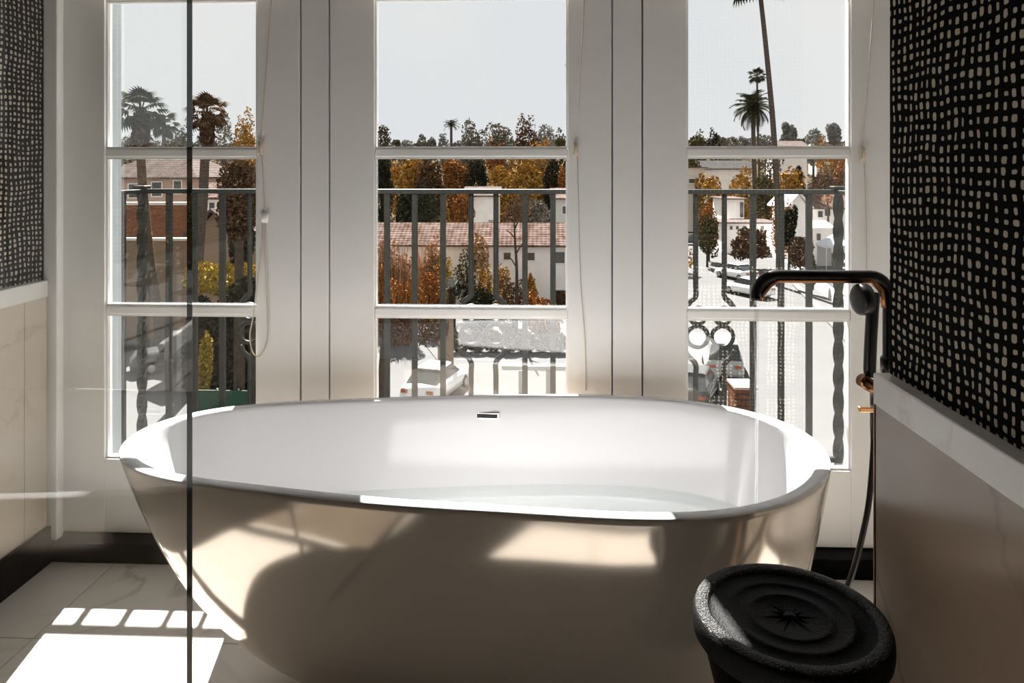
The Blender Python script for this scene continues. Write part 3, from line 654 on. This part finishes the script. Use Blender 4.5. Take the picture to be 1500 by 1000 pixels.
# ------------------------------------------------------------------ the hillside and what grows and stands on it
ys = list(range(108, 430, 12)); V = [(x, y, tz(x, y)+.06) for y in ys for x in xs]
Fc = [(j*n+i, j*n+i+1, (j+1)*n+i+1, (j+1)*n+i) for j in range(len(ys)-1) for i in range(n-1)]
hillside = tag(mesh('hillside', V, Fc, 'brush', None, True), 'brushy brown hillside rising behind the town', 'hill', kind='structure')
LW, MW, RW = 'seen in the left window', 'seen in the middle window', 'seen in the right window'
# --- left window
palm('tall fan palm with full crown in the left window above the roof', [(206, 166), (207, 240), (214, 330), (224, 420), (233, 470)], 42, 44, 'fan', 'leaf_palm', 30, .27, skirt=True)
palm('smaller drooping fan palm right of the tall one in the left window', [(240, 184), (240, 240)], 75, 26, 'fan', 'leaf_palm', 22, .2, tilt=(-1.2, .9))
palm('shaggy old palm with leaning trunk beside the shower glass edge', [(304, 168), (301, 215), (297, 300), (290, 400)], 34.5, 36, 'fan', 'leaf_brown', 26, .22, skirt=True)
tree('bushy_tree', 'dark bushy tree just left of the shower glass edge', 'tree', 266, 176, 85, 36, 'leaf_olive', 'trees outside')
tree('bushy_tree', 'pale grey feathery tree right of the shaggy palm', 'tree', 328, 148, 77, 34, 'leaf_sage_hazed', 'trees outside', n=500)
tree('bushy_tree', 'golden tree at the right edge of the left window skyline', 'tree', 357, 163, 60, 46, 'leaf_gold', 'trees outside', n=900)
tree('street_tree', 'near dark tree with reddish leaves over the hedge in the left window', 'tree', 350, 222, 26, 70, 'leaf_brown', 'trees outside', hfrac=.33, n=2200, lsize=.085)
tree('street_tree', 'dark leafy tree low behind the railing at left window edge', 'tree', 352, 300, 33, 46, 'leaf_dark', 'trees outside', hfrac=.4, n=900, lsize=.12)
house('pink stucco house with pale hip roof in the left window', 150, 284, 262, 62, 9, 'stucco_pink', 'roof_pale', 2.4, 'hip', [(189, 203, 270, 289), (223, 237, 267, 287), (255, 266, 265, 283)], chimney=(268, 276, 226))
house('small white house with dark door left of the hedge', 286, 330, 292, 52, 5, 'stucco_white', 'roof_tile', .9, 'gable_x', doors=[(307, 314, 297, 318)])
house('tan stucco garage with gable end above the tall hedge', 283, 344, 346, 40, 6, 'stucco_tan', 'roof_pale', 1.3, 'gable_y')
wl_ = empty('garden_wall', (onY(230, 400, 44).x, 44, GZ0), 'long grey brown garden wall behind the palm trunk', 'wall')
a, b = onY(150, 352, 44), onY(284, 352, 44); box('wall_body', a.x, b.x, 44, 44.4, GZ0, a.z, 'stucco_tan', wl_); box('coping', a.x, b.x, 43.9, 44.5, a.z, a.z+.15, 'stucco_grey', wl_)
wl_ = empty('brick_terrace', (onY(230, 320, 52).x, 52, GZ0), 'reddish terrace wall below the pink house', 'wall')
a, b = onY(150, 300, 52), onY(281, 300, 52); box('wall_body', a.x, b.x, 52, 52.5, GZ0, a.z, 'brick_red', wl_); box('coping', a.x, b.x, 51.9, 52.6, a.z, a.z+.2, 'stucco_grey', wl_)
tree('hedge', 'sunlit top of the tall hedge, coloured yellow, beside the shower glass edge', 'hedge', 328, 384, 31, 100, 'leaf_yellow', None, hfrac=.22, n=1500, lsize=.09, trunk=False, kind='hedge', depth=1.2)  # yellow leaves colour in the sunlit top of the hedge
tree('hedge', 'shaded face of the same tall hedge, coloured dark, under its sunlit top', 'hedge', 330, 436, 30, 104, 'leaf_dark', None, hfrac=.98, n=5200, lsize=.16, trunk=False, kind='hedge', depth=.9)  # dark leaves paint the shade on the near face of that hedge
tree('shrub', 'narrow yellow shrub beside the glass edge above the green screen', 'shrub', 299, 488, 27, 24, 'leaf_yellow', None, hfrac=.8, n=900, lsize=.07)
p0, p1 = onY(286, 571, 25.5), onY(380, 571, 25.5)
gf = empty('screen_fence', ((p0.x+p1.x)/2, 25.5, GZ0), 'green fabric screen fence below the shaded hedge face', 'fence')
box('fabric', p0.x, p1.x, 25.49, 25.52, GZ0+.1, p0.z, 'green_screen', gf)
for q in np.linspace(0, 1, 4): xq = p0.x+(p1.x-p0.x)*q; mesh('post', *tube([(xq, 25.56, GZ0), (xq, 25.56, p0.z+.05)], .03, 8), 'car_grey', gf, True)
tk = onY(371, 500, 20); tt = empty('street_tree', (tk.x, 20, GZ0), 'dark slender tree trunk at the right edge of the left window', 'tree', 'trees outside')
mesh('trunk', *tube([(tk.x, 20, GZ0), (tk.x-.03, 20, GZ0+3), (tk.x+.04, 20, onY(371, 455, 20).z)], [.12, .11, .09], 9), 'bark', tt, True)
V, Fc = blob_leaves(random.Random(5), [(tk.x-.1, 20, onY(371, 430, 20).z, .55, .6, .45)], 700, .09); mesh('foliage', V, Fc, 'leaf_dark', tt)
car('dark car parked on the white street in the left window', G3(262, 538), math.radians(212), 'car_dark', 'suv')
# --- middle window skyline
sky = [('dark rounded tree at the left end of the middle skyline', 563, 174, 120, 28, 'leaf_olive'), ('low hazy bush left on the middle skyline', 597, 200, 190, 40, 'leaf_grey_hazed'),
       ('pale feathery tree in the middle skyline', 618, 191, 170, 26, 'leaf_sage_hazed'), ('grey bushy tree beside the skyline palm', 690, 177, 150, 46, 'leaf_sage_hazed'),
       ('wide grey-brown tree left of centre right on the middle skyline', 736, 177, 164, 52, 'leaf_sage_hazed'), ('tall dark tree under the wide arching skyline tree', 772, 168, 130, 44, 'leaf_brown'),
       ('pale tree near the right of the middle skyline', 800, 173, 150, 40, 'leaf_grey_hazed'), ('dark tree at the right end of the middle skyline', 828, 186, 125, 34, 'leaf_olive'),
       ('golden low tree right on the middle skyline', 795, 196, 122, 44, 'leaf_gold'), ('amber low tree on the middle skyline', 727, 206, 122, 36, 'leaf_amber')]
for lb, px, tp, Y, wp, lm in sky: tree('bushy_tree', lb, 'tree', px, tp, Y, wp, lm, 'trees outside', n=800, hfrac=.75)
palm('small palm on the middle skyline left of the grey tree', [(661, 184), (661, 215)], 140, 15, 'pin', 'leaf_palm', 20, .25, tilt=(-.5, 1.2))
palm('tall palm crown peeping past the right edge of the middle window', [(852, 92), (853, 200)], 95, 30, 'pin', 'leaf_palm', 24, .25, tilt=(-.8, 1.2))
mid = [('dark green tree under the left of the middle muntin', 560, 226, 90, 44, 'leaf_dark'), ('golden tree second under the middle muntin', 600, 228, 105, 48, 'leaf_gold'),
       ('brown tree third under the middle muntin', 628, 228, 88, 60, 'leaf_brown'), ('amber orange tree left of centre under the middle muntin', 668, 226, 100, 52, 'leaf_amber'),
       ('dark green tree at the centre under the middle muntin', 700, 226, 96, 40, 'leaf_dark'), ('bright golden tree right of centre under the middle muntin', 732, 232, 94, 50, 'leaf_gold'),
       ('wide yellow-gold tree right under the middle muntin', 772, 228, 84, 62, 'leaf_gold'), ('dark palm-like tree right under the middle muntin', 808, 226, 94, 36, 'leaf_dark'),
       ('amber shrub at the far right under the middle muntin', 829, 236, 90, 26, 'leaf_amber')]
for lb, px, tp, Y, wp, lm in mid: tree('bushy_tree', lb, 'tree', px, tp, Y, wp, lm, 'trees outside', n=1700, hfrac=.82)
low = [('dark conifer hedge mass left behind the middle railing', 604, 268, 74, 66, 'leaf_dark', 'round', .8), ('very dark conifer behind the second middle baluster', 630, 272, 69, 42, 'leaf_dark', 'round', .85),
       ('orange pointed tree behind the middle railing', 652, 284, 76, 22, 'leaf_gold', 'cone', .6), ('amber bush behind the middle railing under the top rail', 678, 280, 78, 40, 'leaf_amber', 'round', .5),
       ('brown tree right behind the middle railing', 750, 284, 70, 40, 'leaf_brown', 'round', .75), ('grey brown tree far right behind the middle railing', 790, 286, 72, 48, 'leaf_sage_hazed', 'round', .75)]
for lb, px, tp, Y, wp, lm, kd, hf in low: tree('bushy_tree', lb, 'tree', px, tp, Y, wp, lm, 'trees outside', n=1400, kind=kd, hfrac=hf)
house('white house with red tiled roof behind the middle railing', 520, 872, 360, 56, 6, 'stucco_white', 'roof_tile', 1.35, 'gable_x', [(738, 748, 370, 380), (772, 783, 370, 381), (813, 827, 369, 385), (813, 827, 425, 441), (700, 712, 372, 384)])
house('white walled building behind the tiled roof in the middle window', 682, 727, 288, 82, 7, 'stucco_white', 'roof_pale', .8, 'gable_x', [(716, 724, 322, 331)])
house('grey walled house at the right edge of the middle window', 812, 860, 292, 80, 7, 'stucco_grey', 'roof_tile', .9, 'gable_x', [(824, 830, 302, 313)])
tree('bushy_tree', 'small golden tree at the left edge under the middle muntin', 'tree', 582, 236, 112, 30, 'leaf_gold', 'trees outside', n=900, hfrac=.85)
grass('tall_grass', 'tall straw grass clump left behind the middle railing', 580, 352, 50, 62, 'leaf_straw')
grass('tall_grass', 'reddish grass clump at the left edge of the middle window', 556, 380, 46.5, 34, 'leaf_amber')
grass('tall_grass', 'straw grass clump between second and third middle balusters', 628, 345, 53.6, 52, 'leaf_straw')
grass('tall_grass', 'rusty grass clump low left behind the middle railing', 588, 398, 43.5, 64, 'leaf_amber')
shr = [('yellow green shrub by the third middle baluster', 652, 372, 50.3, 30, 'leaf_yellow', 1), ('amber shrub between second and third middle balusters', 628, 388, 46.5, 46, 'leaf_amber', 1),
       ('olive shrub in front of the tiled house at centre', 684, 352, 51, 40, 'leaf_olive', .9), ('straw coloured bush under the tiled eave at centre', 704, 340, 54, 36, 'leaf_straw', .6), ('dark shrub above the railing scroll', 700, 415, 46, 70, 'leaf_dark', 1),
       ('golden shrub right of centre before the white wall', 710, 390, 49, 30, 'leaf_gold', 1), ('golden shrub left of the slim bare tree', 738, 384, 50, 34, 'leaf_gold', 1), ('brown shrub right of the railing scroll', 752, 408, 48, 44, 'leaf_brown', 1),
       ('small golden shrub before the white house wall at right', 778, 400, 51, 22, 'leaf_gold', .85), ('low amber shrubs along the foot of the white house', 795, 432, 44.8, 70, 'leaf_amber', 1), ('brown shrub at the right edge low in the middle window', 824, 424, 52.5, 24, 'leaf_brown', 1)]
for lb, px, tp, Y, wp, lm, hf in shr: tree('shrub', lb, 'shrub', px, tp, Y, wp, lm, 'shrubs around the tiled house', n=700, hfrac=hf)
ag = onY(662, 412, 48); ar = empty('agave', (ag.x, 48, GZ0), 'pale spiky agave low behind the middle railing', 'agave'); rng = random.Random(9)
for i in range(22):
    a = i*2.4; el = rng.uniform(.15, 1.2); e = Vector((math.cos(a)*math.cos(el), math.sin(a)*math.cos(el), math.sin(el))); nn = Vector((-math.sin(a), math.cos(a), 0)); b = Vector((ag.x, 48, ag.z-.5))
    mesh('leaf', [b-nn*.08, b+nn*.08, b+e*.5+nn*.09, b+e*1.0+Vector((0, 0, -.1)), b+e*.5-nn*.09, b+e*.45+Vector((0, 0, -.05))], [(0, 1, 5), (1, 2, 5), (2, 3, 5), (3, 4, 5), (4, 0, 5)], 'leaf_grey_hazed', ar)
mesh('stem', *tube([(ag.x, 48, GZ0), (ag.x, 48, ag.z-.4)], .25, 8), 'bark', ar, True)
bt = onY(756, 340, 45); br = empty('bare_tree', (bt.x, 45, GZ0), 'slim bare tree in front of the tiled roof', 'tree')
mesh('trunk', *tube(smoothpath([(bt.x, 45, GZ0), onY(757, 400, 45), onY(754, 345, 45), onY(753, 300, 45)], 5), [.12-.006*i for i in range(16)], 8), 'bark', br, True)
for (u, v, q, r_) in ((756, 372, 769, 352), (755, 350, 740, 336), (754, 335, 764, 318), (757, 392, 742, 372)): mesh('branch', *tube([onY(u, v, 45), onY((u+q)/2, (v+r_)/2-2, 45), onY(q, r_, 45)], [.05, .04, .015], 6), 'bark', br, True)
# lower middle pane
oh = onY(563, 500, 30); orr = empty('street_tree', (oh.x, 30, GZ0), 'dark twiggy street tree low in the left of the middle window', 'tree', 'trees outside')
mesh('trunk', *tube([(oh.x, 30, GZ0), (oh.x-.05, 30, onY(563, 540, 30).z), (oh.x+.1, 30, onY(563, 450, 30).z)], [.22, .19, .13], 10), 'bark', orr, True)
c1 = onY(604, 482, 30); V, Fc = blob_leaves(random.Random(3), [(c1.x, 30, c1.z, 1.5, 1.0, .62), (c1.x-.8, 30, c1.z+.25, .7, .8, .6), (c1.x+.9, 30, c1.z+.1, .6, .8, .55)], 3000, .07, 1); mesh('foliage', V, Fc, 'leaf_brown', orr)
rng = random.Random(12)
for i in range(16):
    a = Vector((oh.x+.1, 30, onY(563, rng.uniform(455, 500), 30).z)); e = onY(rng.uniform(575, 665), rng.uniform(462, 530), 29.6); mesh('branch', *tube(smoothpath([a, (a+e)/2+Vector((0, 0, .25)), e], 4), [.03-.0025*q for q in range(9)], 5), 'bark', orr, True)
sg_ = onY(653, 440, 36); gp = empty('gate_pillar', (sg_.x, 36, GZ0), 'brown stone pillar right of the twiggy tree', 'pillar')
box('shaft', sg_.x-.35, sg_.x+.35, 35.7, 36.3, GZ0, onY(653, 462, 36).z, 'stucco_tan', gp); box('cap', sg_.x-.42, sg_.x+.42, 35.6, 36.4, onY(653, 462, 36).z, onY(653, 458, 36).z, 'stucco_grey', gp)
a, b = onY(664, 500, 44), onY(850, 500, 44)
tree('hedge', 'long low clipped hedge across the street in the middle window', 'hedge', 757, 486, 41.5, 190, 'leaf_olive', None, hfrac=1, n=2600, lsize=.1, trunk=False, kind='hedge', depth=.5)
car('white car on the street low in the middle window', G3(640, 578), math.radians(75), 'car_white', 'sedan')
p0, p1 = onY(735, 538, 34), onY(850, 538, 34); rf = empty('street_rail', ((p0.x+p1.x)/2, 34, GZ0), 'pale low street rail at the right of the middle window', 'rail')
box('rail', p0.x, p1.x, 33.9, 34.1, p0.z-.1, p0.z+.1, 'concrete', rf)
for px in (766, 806, 842): q = onY(px, 540, 34); box('post', q.x-.2, q.x+.2, 33.9, 34.1, GZ0, q.z-.1, 'concrete', rf)
# --- right window
rt = [('dark low tree at the left end of the right skyline', 1020, 192, 150, 34, 'leaf_olive', .9), ('dark pointed tree left of the date palm', 1049, 185, 150, 24, 'leaf_dark', .9), ('low grey tree right below the date palm', 1072, 200, 161, 40, 'leaf_sage_hazed', .9), ('low sage tree behind the leaning trunk', 1128, 202, 144, 40, 'leaf_sage_hazed', .9),
      ('round grey tree alone on the right skyline', 1157, 181, 190, 27, 'leaf_grey_hazed', .5), ('wide grey tree right of the round skyline tree', 1192, 183, 180, 34, 'leaf_grey_hazed', .7), ('hazy tree high on the hill at far right', 1222, 177, 230, 24, 'leaf_grey_hazed', .6),
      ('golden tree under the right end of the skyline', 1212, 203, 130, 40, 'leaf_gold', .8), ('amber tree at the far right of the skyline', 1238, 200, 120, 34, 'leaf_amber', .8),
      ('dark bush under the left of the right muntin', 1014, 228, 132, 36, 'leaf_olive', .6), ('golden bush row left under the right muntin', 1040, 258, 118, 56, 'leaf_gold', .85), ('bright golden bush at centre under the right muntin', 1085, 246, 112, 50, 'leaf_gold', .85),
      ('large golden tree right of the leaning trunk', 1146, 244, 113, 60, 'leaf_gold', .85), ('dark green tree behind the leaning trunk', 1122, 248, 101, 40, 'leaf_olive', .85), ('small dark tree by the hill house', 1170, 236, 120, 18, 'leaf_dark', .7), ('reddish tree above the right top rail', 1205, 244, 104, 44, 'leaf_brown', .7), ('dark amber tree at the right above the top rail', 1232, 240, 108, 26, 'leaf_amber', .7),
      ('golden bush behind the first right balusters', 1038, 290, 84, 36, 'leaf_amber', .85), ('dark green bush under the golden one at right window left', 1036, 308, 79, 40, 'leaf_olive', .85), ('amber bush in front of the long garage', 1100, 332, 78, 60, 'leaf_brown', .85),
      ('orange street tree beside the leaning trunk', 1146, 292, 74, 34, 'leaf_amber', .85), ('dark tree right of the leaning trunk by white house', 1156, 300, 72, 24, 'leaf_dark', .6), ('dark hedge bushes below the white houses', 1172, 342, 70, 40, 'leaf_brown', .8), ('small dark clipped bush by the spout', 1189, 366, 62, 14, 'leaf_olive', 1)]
for lb, px, tp, Y, wp, lm, hf in rt: tree('bushy_tree', lb, 'tree', px, tp, Y, wp, lm, 'trees outside', n=800, hfrac=hf)
palm('big round date palm on the right skyline', [(1103, 160), (1104, 220), (1106, 280)], 109, 36, 'pin', 'leaf_palm', 46, .34, tilt=(-1.0, 1.4))
palm('thin tall palm behind the date palm', [(1109, 112), (1110, 180), (1112, 240)], 120, 15, 'fan', 'leaf_palm', 26, .18)
palm('very tall leaning bare palm trunk crossing the right window', [(1112, -22), (1119, 40), (1126, 110), (1133, 190), (1138, 280), (1141, 360)], 66, 44, 'fan', 'leaf_palm', 24, .24, tilt=(-.7, 1.3))
palm('small amber palm in front of the pink roofed house', [(1212, 292), (1213, 318)], 91, 9, 'fan', 'leaf_amber', 18, .12)
house('long white bungalow with grey roof under the right muntin', 1032, 1104, 248, 135, 9, 'stucco_white', 'roof_grey', 1.4, 'gable_x')
house('long white garage with small windows in the right window', 1060, 1136, 327, 92, 6, 'stucco_white', 'roof_pale', .3, 'flat', [(1069, 1073, 331, 336), (1078, 1082, 331, 336), (1088, 1093, 331, 336), (1114, 1119, 331, 336)])
house('white gabled house right of the leaning trunk', 1156, 1184, 305, 82, 6, 'stucco_white', 'stucco_white', 1.5, 'gable_y', [(1163, 1168, 303, 309)])
house('white house with pink roof at the right of the right window', 1186, 1262, 306, 93, 8, 'stucco_white', 'roof_tile', 1.9, 'gable_x', [(1198, 1205, 309, 318), (1208, 1216, 306, 316)])
house('low white shed below the pink roofed house', 1188, 1216, 335, 84, 5, 'stucco_white', 'stucco_white', .5, 'gable_x', [(1196, 1202, 342, 352)])
house('white block house behind the first right balusters', 1062, 1090, 292, 100, 7, 'stucco_white', 'roof_pale', .6, 'flat', doors=[(1084, 1089, 296, 318)])
house('hill cottage above the right muntin', 1140, 1182, 216, 150, 8, 'stucco_white', 'roof_pale', 1.2, 'gable_x')
house('small white hill house at far right', 1196, 1206, 200, 200, 6, 'stucco_white', 'roof_pale', .6, 'flat')
house('low pale house with dark strip windows at the right window left', 1000, 1032, 246, 122, 6, 'stucco_grey', 'roof_pale', .5, 'flat', [(1009, 1031, 262, 268)])
car('dark car at the far left of the right street', G3(1014, 358), math.radians(178), 'car_dark', 'sedan')
car('white parked car farthest along the right street', G3(1078, 408), math.radians(118), 'car_white', 'sedan')
car('white parked car nearer behind the spout tip', G3(1096, 432), math.radians(118), 'car_white', 'sedan')
car('pale grey van standing beside the right baluster scroll', G3(1058, 542), math.radians(80), 'car_grey', 'suv')
car('dark car low at the left edge of the right window', G3(1018, 585), math.radians(70), 'car_dark', 'sedan')
b0 = G3(1087, 606); bx_ = empty('slatted_bin', b0, 'brown slatted timber bin on the street above the tub rim', 'bin')
for i in range(5): box('slat', b0.x-.42, b0.x+.42, b0.y-.62, b0.y-.58, GZ0+.08+i*.24, GZ0+.27+i*.24, 'timber', bx_); box('slat', b0.x-.46, b0.x-.42, b0.y-.6, b0.y+.6, GZ0+.08+i*.24, GZ0+.27+i*.24, 'timber', bx_)
box('core', b0.x-.41, b0.x+.41, b0.y-.57, b0.y+.6, GZ0+.02, GZ0+1.2, 'car_dark', bx_); box('lid', b0.x-.48, b0.x+.46, b0.y-.65, b0.y+.64, GZ0+1.2, GZ0+1.3, 'stucco_pink', bx_)
b0 = G3(1222, 392); tn = empty('market_tent', b0, 'pale blue-white pointed tent by the right twisted post', 'tent')
for sx_ in (-1, 1):
    for sy_ in (-1, 1): mesh('leg', *tube([(b0.x+sx_*1.3, b0.y+sy_*1.3, GZ0), (b0.x+sx_*1.3, b0.y+sy_*1.3, GZ0+2.3)], .05, 6), 'frame_white', tn)
mesh('canopy', [(b0.x-1.4, b0.y-1.4, GZ0+2.2), (b0.x+1.4, b0.y-1.4, GZ0+2.2), (b0.x+1.4, b0.y+1.4, GZ0+2.2), (b0.x-1.4, b0.y+1.4, GZ0+2.2), (b0.x-1.4, b0.y-1.4, GZ0+2.45), (b0.x+1.4, b0.y-1.4, GZ0+2.45), (b0.x+1.4, b0.y+1.4, GZ0+2.45), (b0.x-1.4, b0.y+1.4, GZ0+2.45), (b0.x, b0.y, GZ0+3.6)], [(0, 1, 5, 4), (1, 2, 6, 5), (2, 3, 7, 6), (3, 0, 4, 7), (4, 5, 8), (5, 6, 8), (6, 7, 8), (7, 4, 8)], 'tent_white', tn)
box('side_wall', b0.x-1.3, b0.x+.2, b0.y+1.28, b0.y+1.32, GZ0, GZ0+2.3, 'tent_white', tn)
strip('kerb', [G3(1165, 418), G3(1196, 450), G3(1250, 508), G3(1330, 590)], .5, .16, 'kerb', 'pale stone kerb running along the right side of the street', 'kerb')
strip('garden_wall', [G3(1168, 400), G3(1205, 428), G3(1262, 472), G3(1340, 540)], .3, .9, 'stucco_grey', 'low grey garden wall beyond the kerb on the right', 'wall')
tree('hedge', 'dark clipped hedge behind the low wall seen under the spout', 'hedge', 1184, 400, 78, 26, 'leaf_dark', None, hfrac=1, n=900, lsize=.14, trunk=False, kind='hedge', depth=1)
rng = random.Random(77)
for a_, b_, t0, nm_ in ((548, 840, 200, 'middle'), (1004, 1252, 201, 'right'), (176, 380, 198, 'left')):
    for q_, px in enumerate(np.arange(a_, b_, 17)):
        tree('far_tree', 'small hazy tree in the far belt along the %s window skyline' % nm_, 'tree', px+rng.uniform(-2, 2), t0+rng.uniform(-6, 8), 226+15*(q_ % 3), rng.uniform(20, 30), rng.choice(['leaf_sage_hazed', 'leaf_grey_hazed', 'leaf_olive', 'leaf_sage_hazed']), 'far tree belt', n=260, hfrac=.9)
# scrub that nobody could count: low brush over the hillside, and thickets between the trees in view
rng = random.Random(404)
def scrub(name, label, spots, leafm, per, size, root):
    V, Fc = [], []
    for x, y, r_, h_ in spots:
        z = tz(x, y); v, f = blob_leaves(rng, [(x, y, z+h_*.5, r_, r_, h_*.55)], per, size); k = len(V); V += v; Fc += [tuple(i+k for i in q) for q in f]
    return tag(mesh(name, V, Fc, leafm, root), label, kind='stuff')
sp_ = []
for _ in range(900):
    y = rng.uniform(128, 300); sp_.append((rng.uniform(-.75, .75)*y, y, rng.uniform(1.6, 3.2), rng.uniform(1.2, 2.6)))
scrub('hillside_scrub', 'low grey olive scrub covering the far hillside', sp_[:600], 'leaf_sage_hazed', 60, .5, hillside)
scrub('dry_scrub', 'low amber dry scrub scattered over the far hillside', sp_[600:], 'leaf_amber', 60, .5, hillside)
sp_ = []
for a_, b_ in ((392, 528), (846, 992), (1262, 1420), (40, 140)):
    for _ in range(30):
        y = rng.uniform(62, 122); sp_.append((onY(rng.uniform(a_, b_), 300, y).x, y, rng.uniform(1.2, 2.2), rng.uniform(2.5, 6.5)))
scrub('street_thicket', 'dense olive thickets along the street beyond the windows', sp_[::2], 'leaf_olive', 260, .28, ground)
scrub('amber_thicket', 'dense amber thickets along the street beyond the windows', sp_[1::2], 'leaf_gold', 260, .28, ground)
